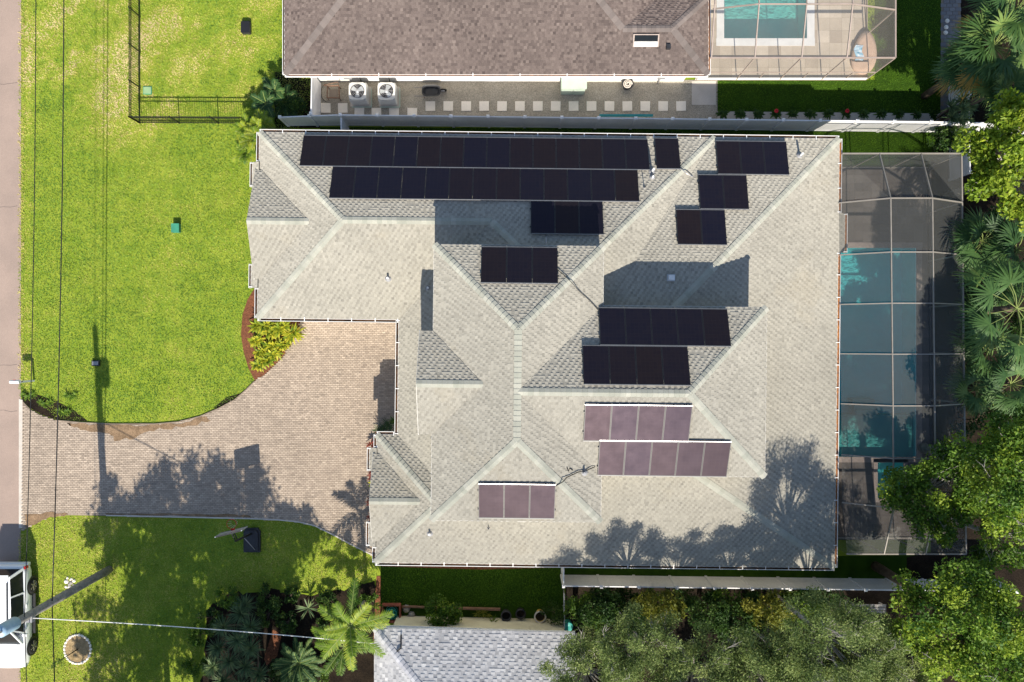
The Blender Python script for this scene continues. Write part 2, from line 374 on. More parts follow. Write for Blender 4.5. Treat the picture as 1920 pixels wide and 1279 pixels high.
def paver_field(name, poly, L, Wd, gap, z0, z1, m, parent, rng, ang=0.0, bond=.5):
    P = np.asarray(poly); ca, sa = math.cos(ang), math.sin(ang)
    R = np.stack([P[:, 0] * ca + P[:, 1] * sa, -P[:, 0] * sa + P[:, 1] * ca], 1)
    x0, y0 = R.min(0); x1, y1 = R.max(0)
    j = np.arange(int((y1 - y0) / Wd) + 1); i = np.arange(int((x1 - x0) / L) + 2)
    J, I = np.meshgrid(j, i, indexing='ij'); cx = (x0 + (I + (J % 2) * bond) * L).ravel(); cy = (y0 + (J + .5) * Wd).ravel()
    k = inpoly(cx, cy, R); cx, cy = cx[k], cy[k]; n = len(cx)
    hx, hy = (L - gap) / 2, (Wd - gap) / 2; e = .004
    dz = rng.normal(0, .0012, n)
    top = np.stack([np.stack([cx + sx * (hx - e), cy + sy * (hy - e), z1 + dz], 1) for sx, sy in ((-1, -1), (1, -1), (1, 1), (-1, 1))], 1)
    bot = np.stack([np.stack([cx + sx * hx, cy + sy * hy, np.full(n, z0)], 1) for sx, sy in ((-1, -1), (1, -1), (1, 1), (-1, 1))], 1)
    V = np.concatenate([top, bot], 1).reshape(-1, 3)
    V = np.stack([V[:, 0] * ca - V[:, 1] * sa, V[:, 0] * sa + V[:, 1] * ca, V[:, 2]], 1)
    b = (np.arange(n) * 8)[:, None]
    fs = [(0, 1, 2, 3), (4, 5, 1, 0), (5, 6, 2, 1), (6, 7, 3, 2), (7, 4, 0, 3)]
    Fc = np.concatenate([b + np.array(f) for f in fs], 0)
    t = np.clip(rng.normal(.5, .19, n), 0, 1); tone = np.tile(t, 5)
    o = link(name, mesh_np(V, Fc, m, tone, name=name), parent); o['kind'] = 'stuff'; return o
RNG = np.random.default_rng(7)
paver_field('pavers', DRIVE, .185, .092, .010, .03, .052, M['paver'], drive, RNG, ang=-TH)
def edging(pts, w, z, m, name, parent):
    mb = MB()
    for a, b in zip(pts[:-1], pts[1:]): mb.bar((*a, z), (*b, z), w, .07)
    return mb.build(name, m, parent)
edging(GP([(704, 1042), (690, 1036), (660, 1021), (625, 1002), (590, 985), (560, 978), (520, 974), (470, 972), (380, 970), (300, 968), (200, 966)]), .06, .04, M['concrete'], 'edging', drive)
edging(GP([(105, 788), (150, 792), (210, 795), (290, 795), (335, 791), (375, 781), (410, 766), (440, 750), (462, 731), (478, 715)]), .05, .03, M['paver_joint'], 'edging', drive)
def ragged(name, px, z, m, label, amp, seed, n=5):
    r = random.Random(seed); P = []
    for i in range(len(px)):
        a, b = px[i], px[(i + 1) % len(px)]
        for k in range(n): s = k / n; P.append((a[0] + (b[0] - a[0]) * s + r.uniform(-amp, amp), a[1] + (b[1] - a[1]) * s + r.uniform(-amp, amp)))
    return sheet(name, GP(P), z, m, label, 'soil', z0=z - .004)
ragged('soil_wash', [(128, 793), (200, 797), (290, 797), (340, 792), (385, 781), (395, 786), (352, 800), (300, 804), (250, 820), (222, 828), (205, 812), (150, 806)], .059, M['spill'], 'brown soil washed over the pavers at the lawn curve', 3.0, 3)
ragged('soil_wash', [(48, 966), (95, 960), (128, 962), (126, 966), (95, 969), (66, 984), (50, 988)], .059, M['spill'], 'brown soil on the pavers at the drive mouth', 2.0, 4)
ragged('soil_wash', [(200, 961), (300, 963), (420, 964), (470, 966), (470, 970), (380, 968), (300, 966), (200, 965)], .060, M['spill'], 'dark soil line on the pavers along the lower lawn', 1.6, 5)
# mulch and soil beds
BED = GP([(566, 598), (556, 628), (545, 650), (525, 676), (500, 700), (478, 714), (466, 690), (457, 660), (452, 628), (455, 590), (464, 563), (478, 540)]) + [tuple(h2w((-11.5, 1.5, 0))[:2]), tuple(h2w((-10.6, 1.4, 0))[:2])]
sheet('mulch_bed', BED, .03, M['mulch'], 'red brown mulch bed beside the garage corner', 'mulch')
sheet('entry_bed', [tuple(h2w(p)[:2]) for p in ((-6.9, -4.7, 0), (-5.9, -4.7, 0), (-5.9, -9.6, 0), (-6.8, -9.6, 0))], .056, M['mulch'], 'narrow mulch bed under the front wing eave', 'mulch')
sheet('bare_verge', GP([(40, 735), (70, 740), (105, 752), (140, 770), (165, 790), (105, 786), (80, 778), (58, 766), (42, 750)]), .016, M['shade_toned_dirt'], 'bare earth patch at the drive mouth', 'soil')
sheet('bare_edge', GP([(400, 765), (425, 745), (450, 738), (462, 730), (440, 747), (412, 764)]), .014, M['shade_toned_dirt'], 'bare soil sliver beside the drive curve', 'soil')
ragged('garden_soil', [(392, 1140), (440, 1112), (520, 1106), (600, 1116), (660, 1102), (706, 1090), (710, 1130), (710, 1279), (710, 1400), (355, 1400), (380, 1260)], .012, M['shade_toned_dirt'], 'dark leafy soil of the palm garden', 5, 8, 9)
sheet('side_lawn', GP([(714, 1050), (1058, 1056), (1056, 1172), (714, 1168)]), .006, M['shade_toned_turf'], 'turf between the two houses, darkened to carry the shade', 'lawn')
sheet('back_lawn', GP([(1343, 150), (1640, 150), (1640, -60), (1764, -60), (1764, 232), (1343, 232)]), .005, M['shade_toned_turf'], 'turf beside the tan pool cage, darkened to carry the shade', 'lawn')
sheet('gap_lawn', GP([(600, 238), (1840, 244), (1800, 320), (600, 300)]), .007, M['shade_toned_turf'], 'narrow turf between fence and main house, darkened to carry the shade', 'lawn')
sheet('rear_strip', GP([(1056, 1050), (1760, 1040), (1760, 1100), (1056, 1090)]), .006, M['shade_toned_turf'], 'strip of turf between rear eave and fence, darkened to carry the shade', 'lawn')
sheet('sunlight_mulch_patch', GP([(512, 1180), (528, 1190), (520, 1230), (500, 1248), (495, 1235)]), .018, M['mulch'], 'brighter strip of mulch standing in for sunlight between garden plants', 'mulch')  # brighter sheet on the dark bed, sunlight put into the colour
sheet('mulch_edge', GP([(706, 1080), (714, 1080), (714, 1200), (704, 1290), (700, 1200)]), .02, M['mulch'], 'thin mulch border beside the grey roofed house', 'mulch')
sheet('woodland_floor', GP([(1745, 288), (1780, 200), (1800, 0), (1800, -100), (2200, -100), (2200, 1600), (1060, 1600), (1060, 1098), (1700, 1098), (1700, 1045), (1745, 1035)]), .010, M['shade_toned_dirt'], 'leafy ground under the trees, darkened in place of their shade', 'soil')
sheet('side_yard', GP([(600, 152), (1345, 150), (1345, 230), (1000, 238), (600, 236)]), .014, M['gravel'], 'speckled gravel side yard behind the white fence', 'gravel')
sheet('side_soil', GP([(515, 135), (600, 135), (600, 240), (515, 240)]), .010, M['shade_toned_dirt'], 'bare shaded soil beside the fence end', 'soil')
sheet('mulch_under_eave', GP([(716, 1052), (1060, 1058), (1060, 1064), (900, 1068), (716, 1062)]), .012, M['mulch'], 'mulch strip along the rear eave drip line', 'mulch')
slab = sheet('patio_slab', GP([(1297, 152), (1342, 152), (1342, 197), (1297, 197)]), .03, M['concrete'], 'grey paver square at the end of the gravel yard', 'paving')
gp_ = sheet('garden_path', GP([(1765, -60), (1800, -60), (1803, 228), (1763, 228)]), .02, M['paver_joint'], 'slate grey paver path beside the lawn', 'path')
paver_field('pavers', GP([(1765, -60), (1800, -60), (1803, 228), (1763, 228)]), .3, .2, .015, .015, .035, M['slate'], gp_, RNG)
# pool decks
def deck(name, rect, holes, z, tile, m, label):
    d = holed(name, *rect, z - .012, M['paver_joint'], holes, label=label)
    x0, x1, y0, y1 = rect; n1 = int((x1 - x0) / tile); n2 = int((y1 - y0) / tile)
    mb = MB(); r = random.Random(3); bx, by = (x1 - x0) / n1, (y1 - y0) / n2
    for j in range(n2):
        for i in range(n1):
            a0, b0 = x0 + i * bx, y0 + j * by; g = .006
            a1, b1 = a0 + bx - g, b0 + by - g
            for h in holes:                       # trim tiles at the pool edge
                if a0 < h[1] and a1 > h[0] and b0 < h[3] and b1 > h[2]:
                    ca, cb = (a0 + a1) / 2, (b0 + b1) / 2
                    opts = [(a1 - h[0], 'l'), (h[1] - a0, 'r'), (b1 - h[2], 'd'), (h[3] - b0, 'u')]
                    k, s = min(opts)
                    if s == 'l': a1 = h[0]
                    elif s == 'r': a0 = h[1]
                    elif s == 'd': b1 = h[2]
                    else: b0 = h[3]
            if a1 - a0 < .03 or b1 - b0 < .03: continue
            if any(h[0] < (a0 + a1) / 2 < h[1] and h[2] < (b0 + b1) / 2 < h[3] for h in holes): continue
            mb.ct = min(1, max(0, r.gauss(.5, .25)))
            mb.add([(a0, b0, z), (a1, b0, z), (a1, b1, z), (a0, b1, z)], [(0, 1, 2, 3)])
    o = mb.build('tiles', m, d); o['kind'] = 'stuff'; return d
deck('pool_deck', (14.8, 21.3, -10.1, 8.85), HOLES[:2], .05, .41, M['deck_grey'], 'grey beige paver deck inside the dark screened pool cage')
deck('terrace_deck', (9.3, 18.0, 13.25, 24.0), HOLES[2:], .05, .6, M['deck'], 'cream travertine deck inside the tan pool cage')
def pool(name, hole, depth, label, wm, bm, shelf=None, level=-.1, coping=.28, cm='concrete'):
    x0, x1, y0, y1 = hole; t = thing(name, label, 'pool', ((x0 + x1) / 2, (y0 + y1) / 2, 0))
    mb = MB(); z = -depth
    mb.add([(x0, y0, z), (x1, y0, z), (x1, y1, z), (x0, y1, z), (x0, y0, .045), (x1, y0, .045), (x1, y1, .045), (x0, y1, .045)],
           [(0, 1, 2, 3), (0, 4, 5, 1), (1, 5, 6, 2), (2, 6, 7, 3), (3, 7, 4, 0)])
    mb.build('basin', M[bm], t)
    if shelf: 
        s = MB(); s.box(((x0 + x1) / 2, (y0 + shelf[0]) / 2, (z - .35 + .01) / 2 + 0), (x1 - x0 - .02, shelf[0] - y0, -z - .33)); s.build('sun_shelf', M['plaster_pale'], t)
        st = MB()
        for i in range(3): st.box((18.25, shelf[0] + .12 + i * .28, -.42 - i * .22 - .3), (1.15, .28, .6))
        st.build('steps', M['plaster_pale'], t)
    w = MB(); w.add([(x0, y0, level), (x1, y0, level), (x1, y1, level), (x0, y1, level)], [(0, 1, 2, 3)]); w.build('water', M[wm], t)
    c = MB(); k = coping
    for (a, b, cx, cy) in ((x1 - x0 + 2 * k, k, (x0 + x1) / 2, y0 - k / 2 + .02), (x1 - x0 + 2 * k, k, (x0 + x1) / 2, y1 + k / 2 - .02), (k, y1 - y0 - .04, x0 - k / 2 + .02, (y0 + y1) / 2), (k, y1 - y0 - .04, x1 + k / 2 - .02, (y0 + y1) / 2)):
        c.box((cx, cy, .045), (a, b, .05))
    c.build('coping', M[cm], t); return t
pool('swimming_pool', HOLES[0], 1.5, 'long teal swimming pool with pale sun shelf under the dark cage', 'water', 'plaster', shelf=(-3.8,), cm='coping')
pool('spa_pool', HOLES[1], .95, 'small square spa beside the pale sun shelf', 'water', 'plaster', level=-.05, coping=.2, cm='coping')
pool('swimming_pool', HOLES[2], 1.3, 'turquoise pool with white coping under the tan cage', 'water_light', 'plaster', coping=.38, cm='white')

# ------------------------------------------------------------------ roof machinery
def v3(p): return Vector(p)
def normal_of(pts):
    n = Vector((0, 0, 0))
    for i in range(len(pts)):
        n += pts[i].cross(pts[(i + 1) % len(pts)])
    n = (pts[1] - pts[0]).cross(pts[2] - pts[1]).normalized()
    return n if n.z > 0 else -n
def shingles(pts, m, parent, rng, expo=.125, wmin=.10, wmax=.15, lift=(.020, .005), tones=(.40, .65), sd=.07):
    n = normal_of(pts); up = Vector((0, 0, 1)); v = (up - n * up.dot(n)).normalized(); u = v.cross(n).normalized()
    o = pts[0]; P = np.array([[(p - o).dot(u), (p - o).dot(v)] for p in pts])
    vmin, vmax = P[:, 1].min(), P[:, 1].max()
    def rng_u(vv):
        vv = min(max(vv, vmin + 1e-4), vmax - 1e-4); xs = []
        for i in range(len(P)):
            (ua, va), (ub, vb) = P[i], P[(i + 1) % len(P)]
            if (va - vv) * (vb - vv) <= 0 and abs(va - vb) > 1e-9: xs.append(ua + (vv - va) / (vb - va) * (ub - ua))
        return (min(xs), max(xs)) if len(xs) >= 2 else None
    L0, L1, T0, R0 = [], [], [], []
    k = 0
    while vmin + k * expo < vmax - .01:
        va = vmin + k * expo; vb = min(va + expo + .004, vmax); ra, rb = rng_u(va), rng_u(vb); k += 1
        if not ra or not rb: continue
        lo, hi = min(ra[0], rb[0]), max(ra[1], rb[1]); wm = (wmin + wmax) / 2; i0 = math.floor(lo / wm / 2) * 2 - 2; cnt = int((hi - lo) / wm) + 6
        e = (i0 + np.arange(cnt) + (k % 3) * .62 + rng.uniform(-.12, .12)) * wm + rng.uniform(-.5, .5, cnt) * (wmax - wmin) * .5; e = e[e < hi + 2 * wmax]
        if len(e) < 2: continue
        s, t = e[:-1], e[1:]
        a0, a1 = np.clip(s, *ra), np.clip(t, *ra); b0, b1 = np.clip(s, *rb), np.clip(t, *rb)
        ok = (a1 - a0 + b1 - b0) > .004
        s_ = np.stack([a0, a1, b1, b0], 1)[ok]; m_ = len(s_)
        if m_ == 0: continue
        hi_ = ((np.nonzero(ok)[0]) % 2 == 0) ^ (rng.random(m_) < .06)
        lf = np.where(hi_, lift[0], lift[1])
        R0.append(s_); L0.append(np.full(m_, va)); L1.append(np.full(m_, vb)); T0.append(np.stack([lf, np.clip(rng.normal(np.where(hi_, tones[1], tones[0]), sd), 0, 1)], 1))
    R0 = np.concatenate(R0); L0 = np.concatenate(L0); L1 = np.concatenate(L1); T0 = np.concatenate(T0); N = len(R0)
    ua, va_, na, oa = (np.array(x) for x in (u, v, n, o))
    def pt(uu, vv, nn): return oa + uu[:, None] * ua + vv[:, None] * va_ + nn[:, None] * na
    lf = T0[:, 0]; z = np.full(N, .004)
    V = np.stack([pt(R0[:, 0], L0, lf), pt(R0[:, 1], L0, lf), pt(R0[:, 2], L1, z), pt(R0[:, 3], L1, z), pt(R0[:, 0], L0, z * 0), pt(R0[:, 1], L0, z * 0)], 1).reshape(-1, 3)
    b = (np.arange(N) * 6)[:, None]
    Fc = np.concatenate([b + np.array((0, 1, 2, 3)), b + np.array((4, 5, 1, 0))], 0)
    V = V - np.array(ORG.get(parent, Vector()))
    ob = link('shingles', mesh_np(V, Fc, m, np.concatenate([T0[:, 1], T0[:, 1]]), name='shingles'), parent); ob['kind'] = 'stuff'
    return ob
def cap_line(p, q, nA, nB, m, parent, rng, expo=.22, w=.16):
    d = (q - p); L = d.length; d.normalize()
    def side(n):
        s = n.cross(d).normalized()
        return s if s.z <= 0 and abs(s.z) > 1e-5 else (-s if s.z > 1e-5 else s)
    sA, sB = side(nA), side(nB)
    if (sA - sB).length < .1: sB = -sA
    mb = MB(); k = 0; up = (nA + nB).normalized()
    while k * expo < L - .02:
        a = p + d * (k * expo); b = p + d * min(k * expo + expo + .02, L); mb.ct = min(1, max(0, rng.normal(.5, .3)))
        hi, lo = .045, .026
        vs = [a + up * hi, a + sA * w + nA * (hi - .012), a + sB * w + nB * (hi - .012), b + up * lo, b + sA * w + nA * (lo - .008), b + sB * w + nB * (lo - .008),
              a + up * .01, a + sA * w, a + sB * w]
        mb.add(vs, [(0, 3, 4, 1), (0, 2, 5, 3), (6, 0, 1, 7), (6, 8, 2, 0)]); k += 1
    o = mb.build('ridge_cap', m, parent); o['kind'] = 'stuff'; return o
def slope(pts, house, m, rng, **kw):
    pts = [Vector(p) for p in pts]; n = normal_of(pts)
    mb = MB(); mb.add([p - n * .004 for p in pts] + [p - n * .06 for p in pts], [tuple(range(len(pts)))] + [(i, (i + 1) % len(pts), len(pts) + (i + 1) % len(pts), len(pts) + i) for i in range(len(pts))] + [tuple(range(2 * len(pts) - 1, len(pts) - 1, -1))])
    o = mb.build('roof_slope', M['under'], house); shingles(pts, m, o, rng, **kw); return n
def gutter(p, q, out, house, lit='litter', strap=1.05, w=.13):
    p, q, out = Vector(p), Vector(q), Vector(out).normalized(); d = (q - p); L = d.length; d.normalize(); z = Vector((0, 0, 1))
    mb = MB(); th = .012
    mb.bar(p + out * (w / 2) - z * .10, q + out * (w / 2) - z * .10, w, th)
    mb.bar(p + out * w - z * .055, q + out * w - z * .055, .022, .12); mb.bar(p + out * .012 - z * .07, q + out * .012 - z * .07, .016, .12)
    for e in (p, q): mb.bar(e + out * .0 - z * .06 , e + out * w - z * .06, .012, .1)
    g = mb.build('gutter', M['white'], house)
    lb = MB(); lb.bar(p + out * (w / 2) - z * .052 + d * .01, q + out * (w / 2) - z * .052 - d * .01, w - .03, .03); lb.build('leaf_litter', M[lit], g)
    sb = MB(); k = max(1, int(L / strap))
    for i in range(k + 1):
        c = p + d * (L * i / k if 0 < i < k else (.05 if i == 0 else L - .05)); sb.bar(c - out * .06 + z * .03, c + out * (w + .004) + z * .008, .035, .008)
    sb.build('hanger_straps', M['white'], g)['kind'] = 'stuff'; return g
def fascia(p, q, house, h=.16):
    mb = MB(); mb.bar(Vector(p) - Vector((0, 0, h / 2 + .012)), Vector(q) - Vector((0, 0, h / 2 + .012)), .03, h); return mb.build('fascia', M['white'], house)
def windowp(c, w, h, out, house):
    c, out = Vector(c), Vector(out).normalized(); s = Vector((-out.y, out.x, 0)); z = Vector((0, 0, 1))
    mb = MB()
    for a, b in ((c - s * w / 2 - z * h / 2, c + s * w / 2 - z * h / 2), (c - s * w / 2 + z * h / 2, c + s * w / 2 + z * h / 2)): mb.bar(a, b, .08, .08)
    for sg in (-1, 1): mb.bar(c + s * sg * w / 2 - z * (h / 2 - .04), c + s * sg * w / 2 + z * (h / 2 - .04), .08, .08)
    f = mb.build('window', M['white'], house)
    g = MB(); g.bar(c - s * (w / 2 - .04), c + s * (w / 2 - .04), .02, h - .08); g.build('pane', M['carglass'], f)

# ------------------------------------------------------------------ the main house
p_, q_ = .44, .29
E0 = 3.0; ZU = 6.5
Wg, Ng, Sg = -12.0, 9.7, .95; Wm = -5.34; Ws, Ns, Ss = -6.32, -4.47, -10.5; Ee = 15.3; Xc = 9.46
hg = (Ng - Sg) / 2; yr = (Ng + Sg) / 2; zg = E0 + p_ * hg
hs = (Ns - Ss) / 2; ys_ = (Ns + Ss) / 2; zs = E0 + p_ * hs
house = thing('main_house', 'large house with pale grey shingle hip roofs, raised centre and many solar panels', 'house', tuple(h2w((3, 0, 0))))
rr = np.random.default_rng(11); SH = M['shingle']; NRM = {}; FACE = {}
def hface(key, pts):
    w = [h2w(p) for p in pts]; FACE[key] = w; NRM[key] = slope(w, house, SH, rr)
def cap(k1, k2, a, b, m=None): cap_line(h2w(a), h2w(b), NRM[k1], NRM[k2], m or M['cap'], house, rr)
Yi = 3.49; di = Ng - Yi; zi = E0 + p_ * di
J = (Wm + hg, yr, zg)                                   # garage ridge dies into the main hip here
hface('GNa', [(Wg, Ng, E0), (J[0], Ng, E0), J, (Wg + hg, yr, zg)])
hface('GNb', [(J[0], Ng, E0), (Xc, Ng, E0), (Xc - di, Yi, zi), (Wm + di, Yi, zi), J])
hface('GS', [(Wg, Sg, E0), (Wm, Sg, E0), J, (Wg + hg, yr, zg)])
hface('GW', [(Wg, Ng, E0), (Wg, Sg, E0), (Wg + hg, yr, zg)])
xi = -2.8; za = E0 + p_ * (xi - Wm)
hface('MWa', [(Wm, Sg, E0), (Wm, Ns, E0), (xi, Ns - (xi - Wm), za), (xi, Sg + (xi - Wm), za)])
hface('MWb', [(xi, Sg + (xi - Wm), za), (Wm + di, Yi, zi), J])
hface('SN', [(Ws, Ns, E0), (Wm, Ns, E0), (Wm + hs, ys_, zs), (Ws + hs, ys_, zs)])
hface('SW', [(Ws, Ns, E0), (Ws, Ss, E0), (Ws + hs, ys_, zs)])
d1 = -7.2 - Ss
hface('SSa', [(Ws, Ss, E0), (3.4, Ss, E0), (3.4, -7.2, E0 + p_ * d1), (Ws + d1, -7.2, E0 + p_ * d1)])
d2 = -5.2 - Ss; xe = Ee - d2 * p_ / q_
hface('SSb', [(3.4, Ss, E0), (Ee, Ss, E0), (xe, -5.2, E0 + p_ * d2), (3.4, -5.2, E0 + p_ * d2)])
d3 = Ng - 1.1
hface('E', [(Ee, Ng, E0), (Ee, Ss, E0), (xe, -5.2, E0 + p_ * d2), (Ee - d3, 1.1, E0 + q_ * d3)])
hface('NE', [(Xc, Ng, E0), (Ee, Ng, E0), (Ee - d3, 1.1, E0 + q_ * d3), (Xc - d3 * q_ / p_, 1.1, E0 + q_ * d3)])
hface('GE', [(Xc, Ng, E0), (Xc - di, Yi, zi), (Xc - di, 1.1, zi), (Xc - d3 * q_ / p_, 1.1, E0 + q_ * d3)])
hface('Ejut', [(Ee + .34, 6.2, E0 - .1), (Ee + .34, 4.35, E0 - .1), (Ee - .02, 4.35, E0 + .004), (Ee - .02, 6.2, E0 + .004)])
cap('GNa', 'GW', (Wg, Ng, E0), (Wg + hg, yr, zg)); cap('GS', 'GW', (Wg, Sg, E0), (Wg + hg, yr, zg)); cap('GNa', 'GS', (Wg + hg, yr, zg), J)
cap('GNb', 'MWb', J, (Wm + di, Yi, zi)); cap('GNb', 'GE', (Xc, Ng, E0), (Xc - di, Yi, zi)); cap('NE', 'E', (Ee, Ng, E0), (Ee - d3, 1.1, E0 + q_ * d3))
cap('SSb', 'E', (Ee, Ss, E0), (xe, -5.2, E0 + p_ * d2)); cap('SN', 'SW', (Ws, Ns, E0), (Ws + hs, ys_, zs)); cap('SSa', 'SW', (Ws, Ss, E0), (Ws + hs, ys_, zs)); cap('SN', 'SSa', (Ws + hs, ys_, zs), (Wm + hs, ys_, zs))
# upper tier
X0, X1, Y0, Y1 = -3.37, 3.87, -7.69, 4.09; UN, US, UE = 1.56, -5.68, 10.86; hw = (X1 - X0) / 2; xm = (X0 + X1) / 2; zr = ZU + p_ * hw; uy = (UN + US) / 2
A, B = (xm, Y1 - hw, zr), (xm, Y0 + hw, zr); C_, D_ = (xm, uy, zr), (UE - hw, uy, zr)
hface('TN', [(X0, Y1, ZU), (X1, Y1, ZU), A]); hface('TS', [(X0, Y0, ZU), (X1, Y0, ZU), B])
hface('TW', [(X0, Y1, ZU), (X0, Y0, ZU), B, A])
hface('TEa', [(X1, Y1, ZU), A, C_, (X1, UN, ZU)]); hface('TEb', [(X1, Y0, ZU), (X1, US, ZU), C_, B])
hface('UN', [(X1, UN, ZU), (UE, UN, ZU), D_, C_]); hface('US', [(X1, US, ZU), (UE, US, ZU), D_, C_]); hface('UE', [(UE, UN, ZU), (UE, US, ZU), D_])
cap('TN', 'TW', (X0, Y1, ZU), A); cap('TN', 'TEa', (X1, Y1, ZU), A); cap('TS', 'TW', (X0, Y0, ZU), B); cap('TS', 'TEb', (X1, Y0, ZU), B)
cap('TW', 'TEa', A, B); cap('UN', 'US', C_, D_); cap('UN', 'UE', (UE, UN, ZU), D_); cap('US', 'UE', (UE, US, ZU), D_)
def gable(xf, yc, half, z0, xe_, ze_, key, wall_x, wz):
    z1 = z0 + p_ * half; x0 = xe_ + (z0 - ze_) / p_; x1 = xe_ + (z1 - ze_) / p_; lf = .02
    hface(key + 'N', [(xf, yc + half, z0 + lf), (x0, yc + half, z0 + lf), (x1, yc, z1 + lf), (xf, yc, z1 + lf)])
    hface(key + 'S', [(xf, yc - half, z0 + lf), (x0, yc - half, z0 + lf), (x1, yc, z1 + lf), (xf, yc, z1 + lf)])
    cap(key + 'N', key + 'S', (xf, yc, z1 + lf), (x1, yc, z1 + lf))
    mb = MB(); P = [h2w((wall_x, yc - half + .1, wz)), h2w((wall_x, yc + half - .1, wz)), h2w((wall_x, yc + half - .1, z0 - .03)), h2w((wall_x, yc, z1 - .08)), h2w((wall_x, yc - half + .1, z0 - .03))]
    Q = [p + h2w((.2, 0, 0)) for p in P]
    mb.add(P + Q, [(4, 3, 2, 1, 0), (5, 6, 7, 8, 9)] + [(i, (i + 1) % 5, 5 + (i + 1) % 5, 5 + i) for i in range(5)]); mb.build('gable_wall', M['stucco'], house)
    for s in (1, -1):
        r = MB(); r.bar(h2w((xf, yc + s * half, z0 - .1)), h2w((xf, yc, z1 - .1)), .03, .16); r.build('rake_board', M['white'], house)
gable(-12.16, 5.35, 2.55, 3.06, Wg, E0, 'g1', -11.9, 2.9)
gable(-6.47, -7.42, 2.05, 3.06, Ws, E0, 'g2', -6.2, 2.9)
gable(-3.95, -1.81, 2.2, ZU, X0, ZU, 'g3', -3.7, 3.3)
for ya, yb, xw in ((8.3, 7.15, Wg), (3.5, 2.37, Wg), (-5.1, -6.2, Ws), (-8.6, -9.75, Ws)):      # boxed eave returns
    hface('ret%d' % int(ya * 10), [(xw - .34, ya, E0 - .09), (xw - .34, yb, E0 - .09), (xw + .02, yb, E0 + .09), (xw + .02, ya, E0 + .09)])
    gutter(h2w((xw - .34, ya, E0 - .08)), h2w((xw - .34, yb, E0 - .08)), h2w((-1, 0, 0)), house, strap=2, w=.11)
# gutters, fascia
for a, b, o, l in (((Wg, Ng), (Ee, Ng), (0, 1, 0), 'litter'), ((Wg, Sg), (Wm, Sg), (0, -1, 0), 'litter'), ((Wm, Sg), (Wm, Ns), (-1, 0, 0), 'litter'),
                   ((Ws, Ns), (Wm - .13, Ns), (0, 1, 0), 'litter'), ((Ws, Ss), (Ee, Ss), (0, -1, 0), 'litter'),
                   ((Wg, Ng), (Wg, 8.3), (-1, 0, 0), 'litter'), ((Wg, 2.37), (Wg, Sg), (-1, 0, 0), 'litter'), ((Ws, Ns), (Ws, -5.1), (-1, 0, 0), 'litter'), ((Ws, -9.75), (Ws, Ss), (-1, 0, 0), 'litter'),
                   ((Ee, Ng), (Ee, 6.2), (1, 0, 0), 'litter_orange'), ((Ee + .34, 6.2), (Ee + .34, 4.35), (1, 0, 0), 'litter_orange'), ((Ee, 4.35), (Ee, Ss), (1, 0, 0), 'litter_orange')):
    z = E0 - (.1 if a[0] > Ee + .1 else 0)
    gutter(h2w((*a, z)), h2w((*b, z)), h2w(o), house, l); fascia(h2w((*a, z)), h2w((*b, z)), house)
for a, b in (((X0, Y1), (X1, Y1)), ((X1, Y1), (X1, UN)), ((X1, UN), (UE, UN)), ((UE, UN), (UE, US)), ((UE, US), (X1, US)), ((X1, US), (X1, Y0)), ((X1, Y0), (X0, Y0)), ((X0, Y0), (X0, Y1))):
    fascia(h2w((*a, ZU)), h2w((*b, ZU)), house)
def hprism(name, pts, z0, z1, m):
    mb = MB(); mb.prism([tuple(h2w((*p, 0))[:2]) for p in pts], z0, z1); return mb.build(name, m, house)
hprism('wall', [(-11.55, 9.25), (-11.55, 1.4), (-4.9, 1.4), (-4.9, -4.92), (-5.87, -4.92), (-5.87, -10.05), (14.85, -10.05), (14.85, 9.25)], -.05, 2.86, M['stucco'])
hprism('soffit', [(Wg, Ng), (Wg, Sg), (Wm, Sg), (Wm, Ns), (Ws, Ns), (Ws, Ss), (Ee, Ss), (Ee, Ng)], 2.83, 2.88, M['soffit'])
hprism('upper_wall', [(X0 + .4, Y1 - .4), (X0 + .4, Y0 + .4), (X1 - .4, Y0 + .4), (X1 - .4, US + .4), (UE - .4, US + .4), (UE - .4, UN - .4), (X1 - .4, UN - .4), (X1 - .4, Y1 - .4)], 3.2, ZU - .16, M['stucco'])
hprism('upper_soffit', [(X0, Y1), (X0, Y0), (X1, Y0), (X1, US), (UE, US), (UE, UN), (X1, UN), (X1, Y1)], ZU - .18, ZU - .14, M['soffit'])
hprism('entry_wall', [(-3.68, .1), (-3.68, -3.72), (-2.9, -3.72), (-2.9, .1)], 3.25, ZU - .1, M['stucco'])
windowp(h2w((-3.7, -1.81, 5.4)), 1.6, 1.4, h2w((-1, 0, 0)), house)
windowp(h2w((-11.57, 7.4, 1.5)), 1.5, 1.4, h2w((-1, 0, 0)), house); windowp(h2w((-11.57, 3.3, 1.5)), 1.5, 1.4, h2w((-1, 0, 0)), house); windowp(h2w((-5.89, -7.4, 1.5)), 1.8, 1.5, h2w((-1, 0, 0)), house)
mb = MB()
for i in range(4): mb.bar(h2w((-10.2, 1.37, .3 + i * .56)), h2w((-5.3, 1.37, .3 + i * .56)), .05, .54)
mb.build('garage_door', M['white'], house)
mb = MB(); mb.bar(h2w((-4.93, -2.3, 1.1)), h2w((-4.93, -1.3, 1.1)), .06, 2.1); dr = mb.build('door', M['rust'], house)
mb = MB(); mb.box(h2w((-5.0, -1.45, 1.05)), (.04, .04, .14)); mb.build('handle', M['metal_light'], dr)

